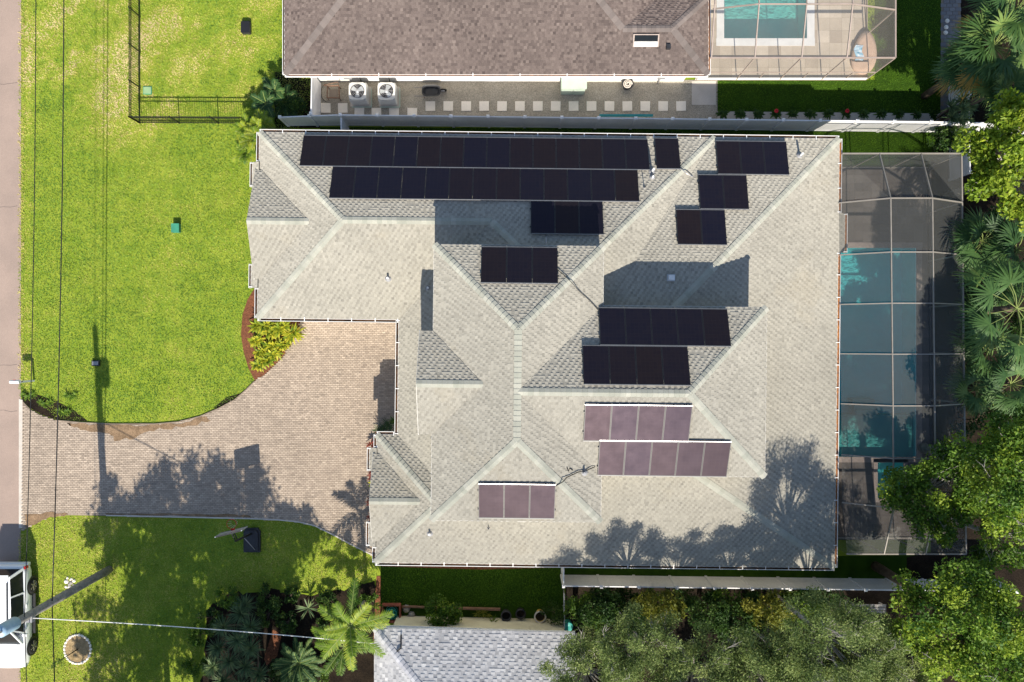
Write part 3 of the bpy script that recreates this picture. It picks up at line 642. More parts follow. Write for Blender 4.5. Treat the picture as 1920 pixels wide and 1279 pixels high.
# ------------------------------------------------------------------ solar panels on the roof
PWd, PL, PT = 1.045, 1.69, .04
def hit(px, py, key, off):
    w = FACE[key]; n = NRM[key]; o = w[0] + n * off; c = Vector((0, 0, H)); d = (G(px, py) - c)
    return c + d * ((o - c).dot(n) / d.dot(n))
proto = None
def panel_parts(w, parent):
    fm = MB()
    for c, d in (((0, -PL / 2 + .0125, 0), (w, .025, PT)), ((0, PL / 2 - .0125, 0), (w, .025, PT)), ((-w / 2 + .0125, 0, 0), (.025, PL - .05, PT)), ((w / 2 - .0125, 0, 0), (.025, PL - .05, PT))): fm.box(c, d)
    gm = MB(); gm.box((0, 0, .008), (w - .05, PL - .05, .016))
    fm.build('frame', M['pframe'], parent, local=True); gm.build('glass', M['cells'], parent, local=True)
def array(key, xl, xr, ym, n, label, group):
    global proto
    a, b = hit(xl, ym, key, .12), hit(xr, ym, key, .12); nn = NRM[key]; up = Vector((0, 0, 1)); v = (up - nn * nn.z).normalized(); u = v.cross(nn).normalized()
    c0 = (a + b) / 2; pitch = abs((b - a).dot(u)) / n; rot = Matrix((u, v, nn)).transposed().to_euler()
    ORDN = ['first', 'second', 'third', 'fourth', 'fifth', 'sixth', 'seventh', 'eighth', 'ninth', 'tenth', 'eleventh', 'twelfth', 'thirteenth', 'fourteenth', 'last']
    for i in range(n):
        loc = c0 + u * ((i - (n - 1) / 2) * pitch); j = i if u.x > 0 else n - 1 - i
        lb = label if n == 1 else label + ', ' + (ORDN[j] if j < n - 1 else 'last') + ' from the street'
        if i == 0:
            proto = thing('solar_panel', lb, 'solar panel', loc, group, rot); panel_parts(pitch - .012, proto)
        else: copy_tree(proto, loc, rot, lb, group)
    rt = thing('mounting_rails', 'aluminium mounting rails of the ' + group, 'rails', c0)
    e = u * (n * pitch / 2 + .04)
    for s in (-.28, .28):
        cc = c0 + v * (s * PL) - nn * .045; r = MB(); r.bar(cc - e, cc + e, .045, .04, nn)
        k = int(n * pitch / 1.3) + 1
        for i in range(k + 1): q = cc - e * .95 + e * 1.9 * (i / k); r.bar(q, q - nn * .075, .05, .05)
        r.build('rail', M['pframe'], rt)
    e = u * (n * pitch / 2)
    for s in (-1, 1):
        r = MB(); low = c0 + v * s * (PL / 2 + .016) + nn * .003; r.bar(low - e, low + e, .022, .04, nn); r.build('trim', M['rail' if nn.y < 0 and s > 0 else 'trim'], rt)
array('GNa', 565, 1216, 286, 15, 'black solar panel in the row of fifteen by the fence', 'fifteen panel row along the fence side eave')
array('GNb', 1229, 1274, 288, 1, 'lone black solar panel beside the roof vent pipe', 'single panel by the vent pipe')
array('GNa', 620, 1197, 345, 13, 'black solar panel in the row of thirteen', 'thirteen panel row')
array('GNb', 995, 1131, 408, 3, 'black solar panel in the half shaded trio', 'half shaded trio')
array('TN', 902, 1046, 497, 3, 'black solar panel in the trio on the dark hip', 'trio on the dark upper hip')
array('NE', 1344, 1477, 296, 3, 'black solar panel in the eave trio of the stepped group', 'eave trio by the corner')
array('NE', 1311, 1402, 360, 2, 'black solar panel in the middle pair of the stepped group', 'middle pair of stepped group')
array('NE', 1269, 1361, 426, 2, 'black solar panel in the upslope pair of the stepped group', 'upslope pair of stepped group')
array('UN', 1124, 1367, 613, 5, 'black solar panel in the row of five at the raised eave', 'five panel row at the raised eave')
array('UN', 1093, 1292, 685, 4, 'black solar panel in the row of four by the ridge', 'four panel row under the ridge, dark side')
array('US', 1095, 1295, 794, 4, 'mauve gleaming solar panel in the row of four', 'four panel row below the ridge, sunny side')
array('US', 1122, 1367, 860, 5, 'mauve gleaming solar panel in the row of five', 'five panel row on the sunny slope')
array('TS', 897, 1041, 940, 3, 'mauve gleaming solar panel in the trio on the sunny hip', 'trio on the sunny hip')
# vents and cables
def vent(px, py, key, h, r, label, m='pvc'):
    p = hit(px, py, key, 0.01); t = thing('vent_pipe', label, 'vent pipe', p)
    a = MB(); a.tube([p - Vector((0, 0, .1)), p + Vector((0, 0, h))], r, 12); a.build('pipe', M[m], t)
    b = MB(); b.lathe(p - Vector((0, 0, .0)), [(r * 3.2, -.03), (r * 2.6, .03), (r * 1.15, .09)], 14); b.build('flashing', M['lead'], t)
vent(1222, 322, 'GNb', .55, .05, 'white vent pipe between the single panel and the row of fifteen')
vent(1223, 333, 'GNb', .30, .045, 'short white vent pipe upslope of the single panel')
vent(1499, 292, 'NE', .45, .05, 'white vent pipe beside the eave trio of panels')
vent(728, 522, 'GS', .28, .05, 'small white vent pipe on the garage roof slope')
vent(803, 540, 'MWa', .28, .045, 'small vent pipe in the shadow of the entry gable')
vent(806, 1000, 'SSa', .28, .05, 'small white vent pipe on the front wing roof')
vent(916, 990, 'SSa', .22, .025, 'thin dark vent stub below the sunny trio of panels', 'cable')
vent(1095, 886, 'TEb', .26, .05, 'dark capped vent where the sunny side cable crosses', 'lead')
vent(1208, 352, 'GNb', .5, .02, 'thin dark rod beside the row of thirteen panels', 'cable')
p = hit(1258, 521, 'NE', .05); t = thing('roof_vent', 'pale square roof vent box in the raised roof shadow', 'roof vent', p)
b = MB(); b.box(p + Vector((0, 0, .02)), (.36, .30, .02)); b.build('flange', M['metal_light'], t)
b = MB(); b.box(p + Vector((0, 0, .11)), (.26, .22, .16)); b.build('hood', M['pvc'], t)
def cable(pts, label, r=.014, m='cable', name='cable'):
    mb = MB(); mb.tube(pts, r, 6); return tag(mb.build(name, M[m]), label, 'cable')
cable([hit(1046, 506, 'TN', .06), hit(1062, 520, 'TN', .06), hit(1072, 530, 'TN', .07), hit(1085, 545, 'TEa', .06), hit(1105, 563, 'TEa', .06), hit(1122, 582, 'TEa', .07)], 'black cable from the dark hip trio to the row of five')
cable([hit(1041, 912, 'TS', .06), hit(1056, 903, 'TS', .08), hit(1063, 895, 'TEb', .06), hit(1085, 885, 'TEb', .07), hit(1100, 882, 'TEb', .06), hit(1116, 875, 'TEb', .1)], 'black cable from the sunny hip trio to the row of five', .02)
cable([hit(1276, 315, 'GNb', .06), hit(1288, 326, 'GNb', .06), hit(1300, 332, 'GE', .06), hit(1309, 336, 'GE', .1)], 'pale conduit from the lone panel to the stepped group', .018, 'rail')
cable([hit(1024, 438, 'GNb', .05), hit(1024, 458, 'GNb', .05)], 'short pale conduit below the half shaded trio', .018, 'rail')
cable([hit(1063, 876, 'TEb', .03), hit(1066, 884, 'TEb', .03), hit(1068, 878, 'TEb', .03), hit(1074, 882, 'TEb', .03)], 'scrap of dark strap lying on the shingles', .02)
# ------------------------------------------------------------------ the neighbours' houses
rn = np.random.default_rng(23)
def simple_house(name, label, faces, caps, walls, origin, sm, cm, wallmat, zw=2.86, soffit=None, kw={}):
    t = thing(name, label, 'house', origin); nr = {}
    for k, pts in faces.items(): nr[k] = slope(pts, t, M[sm], rn, **kw)
    for a, b, p, q in caps: cap_line(Vector(p), Vector(q), nr[a], nr[b], M[cm], t, rn)
    mb = MB(); mb.prism(walls, -.05, zw); mb.build('wall', M[wallmat], t)
    if soffit:
        mb = MB(); mb.prism(soffit, 2.83, 2.88); mb.build('soffit', M['soffit'], t)
    return t, nr
pn = .44; y0 = 12.56; zz = lambda d: 3 + pn * d
NF = {'S1': [(5.1, y0, 3), (9.24, y0, 3), (7.4, 14.4, zz(1.84)), (5.1, 14.4, zz(1.84))],
      'S2': [(-10.7, y0, 3), (5.1, y0, 3), (5.1, 14.4, zz(1.84)), (1.1, 18.4, zz(5.84)), (-4.86, 18.4, zz(5.84))],
      'W': [(-10.7, y0, 3), (-4.86, 18.4, zz(5.84)), (-10.7, 24.24, 3)],
      'N': [(-10.7, 24.24, 3), (-4.86, 18.4, zz(5.84)), (1.1, 18.4, zz(5.84)), (6.94, 24.24, 3)],
      'E': [(5.1, 14.4, zz(1.84)), (1.1, 18.4, zz(5.84)), (6.94, 24.24, 3), (6.94, 16.24, 3)],
      'WN': [(5.1, 14.4, zz(1.84)), (7.4, 14.4, zz(1.84)), (9.24, 16.24, 3), (6.94, 16.24, 3)],
      'WE': [(9.24, y0, 3), (9.24, 16.24, 3), (7.4, 14.4, zz(1.84))]}
NC = [('S2', 'W', NF['W'][0], NF['W'][1]), ('S2', 'N', NF['S2'][4], NF['S2'][3]), ('S2', 'E', NF['E'][0], NF['E'][1]), ('S1', 'WN', NF['WN'][0], NF['WN'][1]), ('S1', 'WE', NF['WE'][0], NF['WE'][2]), ('WN', 'WE', NF['WE'][1], NF['WE'][2])]
nh, nn_ = simple_house('neighbour_house', 'house with brown shingle roof and skylight beyond the white fence', NF, NC, [(-10.1, 13.2), (8.7, 13.2), (8.7, 23.6), (-10.1, 23.6)], (0, 18, 0), 'shingle_brown', 'cap_brown', 'white',
                       kw=dict(wmin=.09, wmax=.17, tones=(.43, .58), sd=.15), soffit=[(-10.7, y0), (9.24, y0), (9.24, 16.24), (6.94, 16.24), (6.94, 24.24), (-10.7, 24.24)])
gutter((-10.7, y0, 3), (9.24, y0, 3), (0, -1, 0), nh, 'litter_orange', 2.2, .1); gutter((9.24, y0, 3), (9.24, 16.24, 3), (1, 0, 0), nh, 'litter_orange', 2.2, .1); gutter((-10.7, y0, 3), (-10.7, 24.2, 3), (-1, 0, 0), nh, 'litter', 3, .1)
def onp(px, py, fc, n, off=0):
    o = Vector(fc[0]) + n * off; c = Vector((0, 0, H)); d = G(px, py) - c; return c + d * ((o - c).dot(n) / d.dot(n))
c = onp(1211, 76, NF['S1'], nn_['S1'], .06); n = nn_['S1']; v = (Vector((0, 0, 1)) - n * n.z).normalized(); u = v.cross(n); R3 = Matrix((u, v, n)).transposed()
b = MB(); b.box(c, (1.2, .56, .12), M=R3); sk = b.build('skylight', M['cage_bronze'], nh)
b = MB(); b.box(c + n * .05 + v * .10, (1.08, .26, .05), M=R3); b.build('pane', M['carglass'], sk)
b = MB(); b.box(c + n * .05 - v * .15, (1.08, .2, .05), M=R3); b.build('pane', M['metal_light'], sk)
c = onp(1253, 88, NF['S1'], n, .06); b = MB(); b.box(c, (.2, .2, .22)); b.build('vent_stub', M['plast_dark'], nh)
# grey white roofed house on the other side
y1s = -13.62; th2 = .0105
def r2(p): return (p[0] + (p[1]) * 0, p[1] - (p[0] + 1.8) * .022, p[2])
SF = {'N': [r2(p) for p in ((-6.48, y1s, 3), (2.97, y1s, 3), (2.97, -20.2, 5.9), (.1, -20.2, 5.9))], 'W': [r2(p) for p in ((-6.48, y1s, 3), (.1, -20.2, 5.9), (-6.48, -26.8, 3))],
      'S': [r2(p) for p in ((2.97, -20.2, 5.9), (.1, -20.2, 5.9), (-6.48, -26.8, 3), (2.97, -26.8, 3))]}
sh, sn_ = simple_house('neighbour_house', 'cream walled house with pale grey shingle roof at the garden edge', SF, [('N', 'W', SF['N'][0], SF['N'][3]), ('W', 'S', SF['W'][2], SF['W'][1]), ('N', 'S', SF['N'][2], SF['N'][3])],
                       [r2(p)[:2] for p in ((-5.83, -14.05, 0), (2.55, -14.05, 0), (2.55, -26.3, 0), (-5.83, -26.3, 0))], (-2, -20, 0), 'shingle_white', 'cap_white', 'stucco_cream', kw=dict(expo=.15, wmin=.13, wmax=.26, tones=(.42, .60), sd=.13),
                       soffit=[r2(p)[:2] for p in SF['W'][:1]] + [r2((2.97, y1s, 0))[:2], r2((2.97, -26.8, 0))[:2], r2((-6.48, -26.8, 0))[:2]])
fascia(SF['N'][0], SF['N'][1], sh); fascia(SF['N'][0], SF['W'][2], sh)
c = onp(752, 1190, SF['N'], sn_['N'], .06); d = onp(752, 1215, SF['N'], sn_['N'], .06); e = onp(744, 1222, SF['N'], sn_['N'], .06)
b = MB(); b.tube([c, (c + d) / 2 + Vector((0, 0, .05)), d, e], .035, 8); b.build('conduit', M['cable'], sh)

# ------------------------------------------------------------------ fences
def vinyl_run(name, label, a, b, hgt=1.83, pitch=1.83, group='white vinyl fence runs', first=True, last=True, h2=None):
    a, b = Vector((*a, 0)), Vector((*b, 0)); L = (b - a).length; d = (b - a).normalized(); n = max(1, round(L / pitch)); st = L / n
    t = thing(name, label, 'fence', (a + b) / 2); z = Vector((0, 0, 1))
    def hh(s): return hgt if h2 is None else hgt + (h2 - hgt) * s
    for i in range(n + 1):
        if (i == 0 and not first) or (i == n and not last): continue
        p = a + d * st * i; h_ = hh(i / n)
        m = MB(); m.box(p + z * (h_ / 2 + .02), (.125, .125, h_ + .06), math.atan2(d.y, d.x)); q = m.build('post', M['vinyl'], t)
        m = MB(); w = .078; m.add([p + z * (h_ + .05) + Vector((x, y, 0)) for x, y in ((-w, -w), (w, -w), (w, w), (-w, w))] + [p + z * (h_ + .12)], [(0, 1, 4), (1, 2, 4), (2, 3, 4), (3, 0, 4), (3, 2, 1, 0)]); m.build('cap', M['vinyl'], q)
    for i in range(n):
        p, q = a + d * (st * i + .06), a + d * (st * (i + 1) - .06); h1_, h2_ = hh(i / n), hh((i + 1) / n)
        m = MB(); m.bar(p + z * (h1_ - .04), q + z * (h2_ - .04), .05, .09); m.bar(p + z * .08, q + z * .08, .05, .09)
        k = 11
        for j in range(k):
            s0, s1 = (j + .04) / k, (j + .96) / k; e = p + (q - p) * ((s0 + s1) / 2); hm = h1_ + (h2_ - h1_) * (s0 + s1) / 2
            m.box(e + z * (hm / 2 - .0), ((q - p).length / k * .95, .022, hm - .15), math.atan2(d.y, d.x))
        m.add([p + z * .1, q + z * .1, q + z * (h2_ - .06), p + z * (h1_ - .06)], [(0, 1, 2, 3)])
        m.build('panel', M['vinyl'], t)
    return t
vinyl_run('vinyl_fence', 'long white vinyl fence between the gravel yard and the solar roof', (-8.34, 10.98), (22.15, 10.62))
vinyl_run('vinyl_fence', 'short white fence stub ending in the front lawn palms', (-11.35, 10.95), (-8.4, 10.98), h2=1.83, hgt=1.55, last=False)
vinyl_run('vinyl_fence', 'single white fence panel between the long fence and the garage eave', (-8.3, 10.9), (-8.3, 9.35), pitch=1.6, first=False)
vinyl_run('vinyl_gate', 'sunlit white gate panel between the brown roofed house and the fence', (-9.72, 13.15), (-9.76, 11.05), pitch=2.1, first=False)
vinyl_run('vinyl_fence', 'white fence run crossing behind the small blue green shrub', (22.2, 10.6), (22.2, 13.4), first=False)
vinyl_run('vinyl_fence', 'white fence run from the long fence down to the dark pool cage', (22.2, 10.55), (22.25, 8.2), first=False)
vinyl_run('vinyl_fence', 'white fence run heading off beneath the bright green tree', (22.3, 10.6), (29.0, 10.5), first=False)
vinyl_run('vinyl_fence', 'long white fence behind the pale olive trees', tuple(G(1057, 1099, 1.83)[:2]), (24.5, tuple(G(1690, 1106.5, 1.83)[:2])[1] - .08))
a_ = G(1057, 1099, 1.83); vinyl_run('vinyl_gate', 'white gate edge on between the rear eave and the long fence', (a_.x, -10.1), (a_.x, a_.y + .08), pitch=1.5, last=False)
# black aluminium fence
def iron_run(a, b, label, n):
    a, b = Vector((*a, 0)), Vector((*b, 0)); d = (b - a) / n; t = thing('metal_fence', label, 'fence', (a + b) / 2); z = Vector((0, 0, 1)); dn = d.normalized()
    for i in range(n + 1):
        m = MB(); m.box(a + d * i + z * .62, (.06, .06, 1.24)); m.build('post', M['iron'], t)
    for i in range(n):
        p = a + d * i; m = MB()
        for h_ in (.12, 1.0, 1.18): m.bar(p + z * h_, p + d + z * h_, .035, .035)
        k = int(d.length / .115)
        for j in range(1, k): m.box(p + d * (j / k) + z * .62, (.019, .019, 1.16))
        q = m.build('picket_panel', M['iron'], t); q['kind'] = 'stuff'
c0 = tuple(G(263, 231)[:2]); iron_run(c0, tuple(G(484, 232)[:2]), 'black picket fence running from the lawn corner to the palms', 3)
iron_run((c0[0], c0[1] + 12.6), c0, 'black picket fence running beside the dry front lawn', 7)
# thin wire fence by the grey white roof
t = thing('wire_fence', 'thin grey wire fence beside the yellow pot', 'fence', tuple(G(1056, 1135)))
for i, yy in enumerate((1103, 1135, 1168)):
    g = G(1056, yy); m = MB(); m.tube([g, g + Vector((0, 0, 1.1))], .025, 8); m.build('post', M['rail'], t)
g, g2 = G(1056, 1103), G(1056, 1168)
for k in range(4):
    m = MB(); h_ = Vector((0, 0, .3 + k * .26)); m.tube([g + h_, g2 + h_], .012, 6); m.build('rail', M['rail'], t)

# ------------------------------------------------------------------ screened pool cages
def cage(name, label, xs, ys, zt, xbase, ybase, beamm, scrm, segs, kick='white'):
    pass
def bar_part(t, p, q, w, h_, m, nm='beam'):
    b = MB(); b.bar(p, q, w, h_); return b.build(nm, m, t)
def scr_part(t, pts, m):
    b = MB(); n = len(pts); b.add(pts, [tuple(range(n))]); return b.build('screen_panel', m, t)
# dark cage: section across x (eave, rise, flat, wall top), bays along y
t = thing('pool_cage', 'dark screened pool cage along the rear of the main house', 'pool cage', (18.3, -.6, 0)); bm, sm = M['cage'], M['screen']
SX = [(15.46, 3.0), (17.3, 4.25), (19.2, 4.25), (21.2, 3.1)]
BY = [6.5, 4.05, 1.72, -.6, -2.95, -5.35, -7.6]; YN, YS = 8.8, -10.0
def cx(i, y): return Vector((SX[i][0] - .011 * (y), y, SX[i][1]))
def xw(x, y, z): return Vector((x - .011 * y, y, z))
for y in BY:
    for i in range(3):
        bar_part(t, cx(i, y), cx(i + 1, y), .05, .1, bm)
    bar_part(t, xw(21.2, y, 0), xw(21.2, y, 3.1), .06, .06, bm, 'post')
for i in (1, 2):
    for ya, yb in zip(BY[:-1], BY[1:]): bar_part(t, cx(i, ya), cx(i, yb), .045, .08, bm, 'purlin')
yl = [YN] + BY + [YS]
for ya, yb in zip(yl[:-1], yl[1:]): bar_part(t, cx(3, ya), cx(3, yb), .06, .09, bm, 'wall_plate'); bar_part(t, xw(21.2, ya, .06), xw(21.2, yb, .06), .06, .06, M['cable'], 'base_rail')
for ye, yb in ((YN, BY[0]), (YS, BY[-1])):
    bar_part(t, xw(15.6, ye, 3.1), xw(21.2, ye, 3.1), .06, .09, bm, 'wall_plate'); bar_part(t, xw(15.2, ye, .06), xw(21.2, ye, .06), .06, .06, bm, 'base_rail')
    for x, i in ((17.35, 1), (19.3, 2)):
        bar_part(t, xw(x, ye, 3.1), cx(i, yb), .05, .09, bm); bar_part(t, xw(x, ye, 0), xw(x, ye, 3.06), .05, .05, bm, 'post')
    bar_part(t, xw(21.2, ye, 0), xw(21.2, ye, 3.1), .06, .06, bm, 'post')
    scr_part(t, [xw(15.6, ye, .05), xw(21.2, ye, .05), xw(21.2, ye, 3.08), xw(15.6, ye, 3.08)], sm)
    scr_part(t, [xw(15.62, ye, 3.1), xw(17.35, ye, 3.1), cx(1, yb), cx(0, yb)], sm); scr_part(t, [xw(17.35, ye, 3.1), xw(19.3, ye, 3.1), cx(2, yb), cx(1, yb)], sm); scr_part(t, [xw(19.3, ye, 3.1), xw(21.2, ye, 3.1), cx(3, yb), cx(2, yb)], sm)
for ya, yb in zip(BY[:-1], BY[1:]):
    for i in range(3): scr_part(t, [cx(i, ya), cx(i + 1, ya), cx(i + 1, yb), cx(i, yb)], sm)
for ya, yb in zip(yl[:-1], yl[1:]): scr_part(t, [xw(21.2, ya, .05), xw(21.2, yb, .05), xw(21.2, yb, 3.08), xw(21.2, ya, 3.08)], sm)
# tan cage of the brown roofed house
t = thing('pool_cage', 'tan screened pool cage beside the brown roof', 'pool cage', (13.8, 17, 0)); bm, sm = M['cage_bronze'], M['screen_tan']
xsN = [9.36, 11.4, 13.6, 15.72, 18.0]; yW, yB, yT = 13.3, 15.55, 23.0
def zc(x, y): return 3.1 if (x >= 17.9 or y <= 13.4) else 3.75
bar_part(t, Vector((9.3, yW, 3.1)), Vector((18, yW, 3.1)), .06, .1, bm, 'wall_plate'); bar_part(t, Vector((18, yW, 3.1)), Vector((18, yT, 3.1)), .06, .1, bm, 'wall_plate')
b = MB(); b.box((13.65, yW, .12), (8.7, .05, .2)); b.build('kick_plate', M['white'], t)
b = MB(); b.box((18.0, 18.1, .08), (.05, 9.6, .12)); b.build('kick_plate', bm, t)
for i, x in enumerate(xsN):
    bar_part(t, Vector((x, yW, 0)), Vector((x, yW, 3.06)), .05, .05, bm, 'post')
    if x < 17.9:
        bar_part(t, Vector((x, yW, 3.1)), Vector((x, yB, 3.75)), .05, .09, bm); bar_part(t, Vector((x, yB, 3.75)), Vector((x, yT, 3.75)), .05, .09, bm)
for x in (12.5, 14.7, 16.9): bar_part(t, Vector((x, yW, 0.2)), Vector((x, yW, 1.05)), .04, .04, bm, 'stud')
bar_part(t, Vector((9.3, yW, 1.08)), Vector((18, yW, 1.08)), .04, .06, bm, 'chair_rail')
for y in (yB, 18.0, 20.4, yT):
    xa = Vector((9.4, y, 3.2)); bar_part(t, xa, Vector((11.4, y, 3.75)), .05, .09, bm); bar_part(t, Vector((11.4, y, 3.75)), Vector((15.72, y, 3.75)), .05, .09, bm); bar_part(t, Vector((15.72, y, 3.75)), Vector((18, y, 3.1)), .05, .09, bm)
    bar_part(t, Vector((18, y, 0)), Vector((18, y, 3.06)), .05, .05, bm, 'post')
for x0_, x1_ in zip(xsN[:-1], xsN[1:]):
    scr_part(t, [Vector((x0_, yW, .2)), Vector((x1_, yW, .2)), Vector((x1_, yW, 3.08)), Vector((x0_, yW, 3.08))], sm)
    scr_part(t, [Vector((x0_, yW, 3.1)), Vector((x1_, yW, 3.1)), Vector((x1_, yB, zc(x1_, yB))), Vector((x0_, yB, 3.75))], sm)
    scr_part(t, [Vector((x0_, yB, 3.75)), Vector((x1_, yB, zc(x1_, yB))), Vector((x1_, yT, zc(x1_, yT))), Vector((x0_, yT, 3.75))], sm)
scr_part(t, [Vector((18, yW, .1)), Vector((18, yT, .1)), Vector((18, yT, 3.08)), Vector((18, yW, 3.08))], sm)

# ------------------------------------------------------------------ utility pole and wires
pb = G(205, 1068); PH = 10.9
t = thing('utility_pole', 'weathered wooden utility pole with blue grey transformer at the road', 'utility pole', pb)
b = MB(); b.tube([pb - Vector((0, 0, .2)), pb + Vector((0, 0, 3)), pb + Vector((0, 0, 6.5)), pb + Vector((0, 0, PH))], [.20, .19, .17, .14], 14); b.build('pole', M['wood_pole'], t)
tc = pb + Vector((.34, .2, 8.2)); b = MB(); b.lathe(tc, [(0, 0), (.24, .0), (.26, .05), (.26, .95), (.22, 1.03), (0, 1.06)], 18); tr = b.build('transformer', M['transf'], t)
for dx in (-.1, .1):
    b = MB(); b.lathe(tc + Vector((dx, 0, 1.03)), [(.03, 0), (.05, .05), (.03, .1), (.05, .15), (.03, .22), (0, .24)], 10); b.build('bushing', M['potrim'], tr)
b = MB(); b.box(tc + Vector((-.18, -.09, .8)), (.3, .08, .08)); b.box(tc + Vector((-.18, -.09, .2)), (.3, .08, .08)); b.build('bracket', M['rail'], t)
b = MB(); b.tube([pb + Vector((0, 0, PH)), pb + Vector((0, 0, PH + .28))], [.05, .03], 8); b.build('insulator', M['potrim'], t)
b = MB(); b.tube([pb + Vector((.13, -.1, 0)), pb + Vector((.12, -.09, 5)), pb + Vector((.11, -.08, 7.0))], .025, 6); b.build('ground_conduit', M['rail'], t)
b = MB(); b.box(pb + Vector((.05, -.15, 6.75)), (.3, .25, .22)); b.build('splice_box', M['lead'], t)
def wire(p, q, sag, r, label, m='cable', n=14):
    p, q = Vector(p), Vector(q); pts = [p + (q - p) * (i / n) - Vector((0, 0, sag * 4 * (i / n) * (1 - i / n))) for i in range(n + 1)]
    return cable(pts, label, r, m, 'overhead_wire')
for z_, r_, lb, dy in ((7.25, .018, 'thin overhead wire above the verge nearer the road', -.12), (5.25, .024, 'thick dark overhead cable above the front lawn', .12), (PH + .25, .012, 'top overhead wire along the street', 0)):
    c0 = pb + Vector((.12 if z_ < 9 else 0, 0, z_))
    wire(c0, c0 + Vector((.25 if z_ < 6 else .12, 52, 0)), .7, r_, lb + ', drive side'); wire(c0, c0 + Vector((.1, -50, 0)), .7, r_, lb + ', beyond the pole')
wire(pb + Vector((.2, -.1, 6.8)), onp(702, 1207, SF['W'], sn_['W'], .1), .25, .02, 'pale service drop wire crossing the palm garden', 'pvc')
# ------------------------------------------------------------------ yard things
# mailbox
g = G(64, 714); t = thing('mailbox', 'white mailbox on a slim post at the drive mouth', 'mailbox', g)
b = MB(); b.box(g + Vector((0, 0, .5)), (.09, .09, 1.0)); b.build('post', M['white'], t)
b = MB(); b.box(g + Vector((-.2, 0, .97)), (.5, .08, .06)); b.build('arm', M['white'], t)
b = MB(); prof = [(-.085, 0), (.085, 0), (.085, .11)] + [(.085 * math.cos(a), .11 + .085 * math.sin(a)) for a in np.linspace(.3, math.pi - .3, 6)] + [(-.085, .11)]
n = len(prof); A_ = [g + Vector((-.52, y, 1.0 + z)) for y, z in prof]; B_ = [g + Vector((-.05, y, 1.0 + z)) for y, z in prof]
b.add(A_ + B_, [tuple(range(n)), tuple(range(2 * n - 1, n - 1, -1))] + [(i, n + i, n + (i + 1) % n, (i + 1) % n) for i in range(n)]); mbx = b.build('box', M['white'], t)
b = MB(); b.box(g + Vector((-.3, .1, 1.12)), (.12, .012, .05)); b.build('flag', M['red'], mbx)
# green pedestal and lids
g = G(333, 429); t = thing('utility_pedestal', 'green utility pedestal alone on the front lawn', 'utility box', g)
b = MB(); b.box(g + Vector((0, 0, .13)), (.36, .42, .26)); b.build('body', M['plast_green'], t); b = MB(); b.box(g + Vector((0, 0, .29)), (.39, .45, .05)); b.build('lid', M['plast_green'], t)
g = G(277, 170); t = thing('valve_box', 'pale green valve box lid by the black fence corner', 'utility box', g)
b = MB(); b.box(g + Vector((0, 0, .015)), (.44, .40, .06)); b.build('frame', M['plast_green'], t); b = MB(); b.box(g + Vector((0, 0, .05)), (.38, .34, .02)); b.build('lid', M['plast_pale_green'], t)
g = G(463, 54); t = thing('utility_box', 'dark plastic box on the yellowed lawn', 'utility box', g)
b = MB(); b.prism([(g.x + x, g.y + y) for x, y in ((-.2, -.3), (.2, -.3), (.24, -.25), (.24, .25), (.2, .31), (-.2, .31), (-.24, .25), (-.24, -.25))], 0, .22); b.build('body', M['plast_dark'], t)
b = MB(); b.prism([(g.x + x, g.y + y) for x, y in ((-.19, -.28), (.19, -.28), (.22, .22), (.18, .28), (-.18, .28), (-.22, .22))], .22, .27); b.build('lid', M['pframe'], t)
# sprinkler heads / meter lid in the lawn
g = G(181, 681); t = thing('meter_box', 'small dark meter box in the pole shadow', 'utility box', g)
b = MB(); b.box(g + Vector((0, 0, .05)), (.4, .28, .14)); b.build('frame', M['plast_dark'], t); b = MB(); b.box(g + Vector((0, 0, .13)), (.3, .18, .03)); b.build('lid', M['lead'], t)
# sapling in a stone ring
g = G(146, 1217); t = thing('sapling', 'thin bare stemmed sapling in a ring of pale stones', 'tree', g)
top = g + Vector((-.1, .05, 2.1)); b = MB(); b.tube([g, g + Vector((-.02, .02, 1.1)), top], [.03, .022, .012], 8); b.build('trunk', M['bark'], t)
rs = random.Random(5)
cr = MB()
for i in range(14):
    s = g + (top - g) * rs.uniform(.55, 1); e = s + Vector((rs.uniform(-.25, .25), rs.uniform(-.25, .25), rs.uniform(.2, .5))); cr.tube([s, e], [.008, .003], 5, False)
    for k in range(10):
        p = s + (e - s) * rs.uniform(.2, 1.1); a = Vector((rs.uniform(-1, 1), rs.uniform(-1, 1), rs.uniform(-.3, .6))).normalized() * .05; c2 = a.cross(Vector((0, 0, 1))).normalized() * .02; cr.ct = rs.random(); cr.add([p, p + a + c2, p + a * 2, p + a - c2], [(0, 1, 2, 3)])
cr.build('crown', M['leaf_mid'], t)
rg = MB(); rg.prism([(g.x + .62 * math.cos(a), g.y + .68 * math.sin(a)) for a in np.linspace(0, 2 * math.pi, 28)[:-1]], 0, .03, bot=False); tag(rg.build('mulch_disc', M['ring']), 'disc of dry mulch around the sapling', 'mulch', kind='structure')
proto_s = None
for i in range(26):
    a = 2 * math.pi * i / 26; p = g + Vector((.67 * math.cos(a), .73 * math.sin(a), .03)); b = MB()
    if proto_s is None:
        r_ = random.Random(2)
        for lat in range(1): pass
        b.lathe((0, 0, 0), [(.0, .05), (.045, .045), (.075, .02), (.08, -.02), (.06, -.04)], 7, False); proto_s = b.build('border_stone', M['stone']); proto_s.location = p
        tag(proto_s, 'pale edging stone in the ring around the sapling', 'stone', 'stones ringing the sapling')
    else:
        o = proto_s.copy(); COL.objects.link(o); o.location = p; o.rotation_euler = (0, 0, a + math.pi / 2 + .2 * math.sin(i * 5)); o.scale = (1.15 + .25 * math.sin(i * 3), .85 + .15 * math.cos(i * 2.1), 1)
t = thing('rubble_pile', 'pale pile of rubble on the dry grass near the pole', 'rubble', G(131, 1097)); rs = random.Random(8)
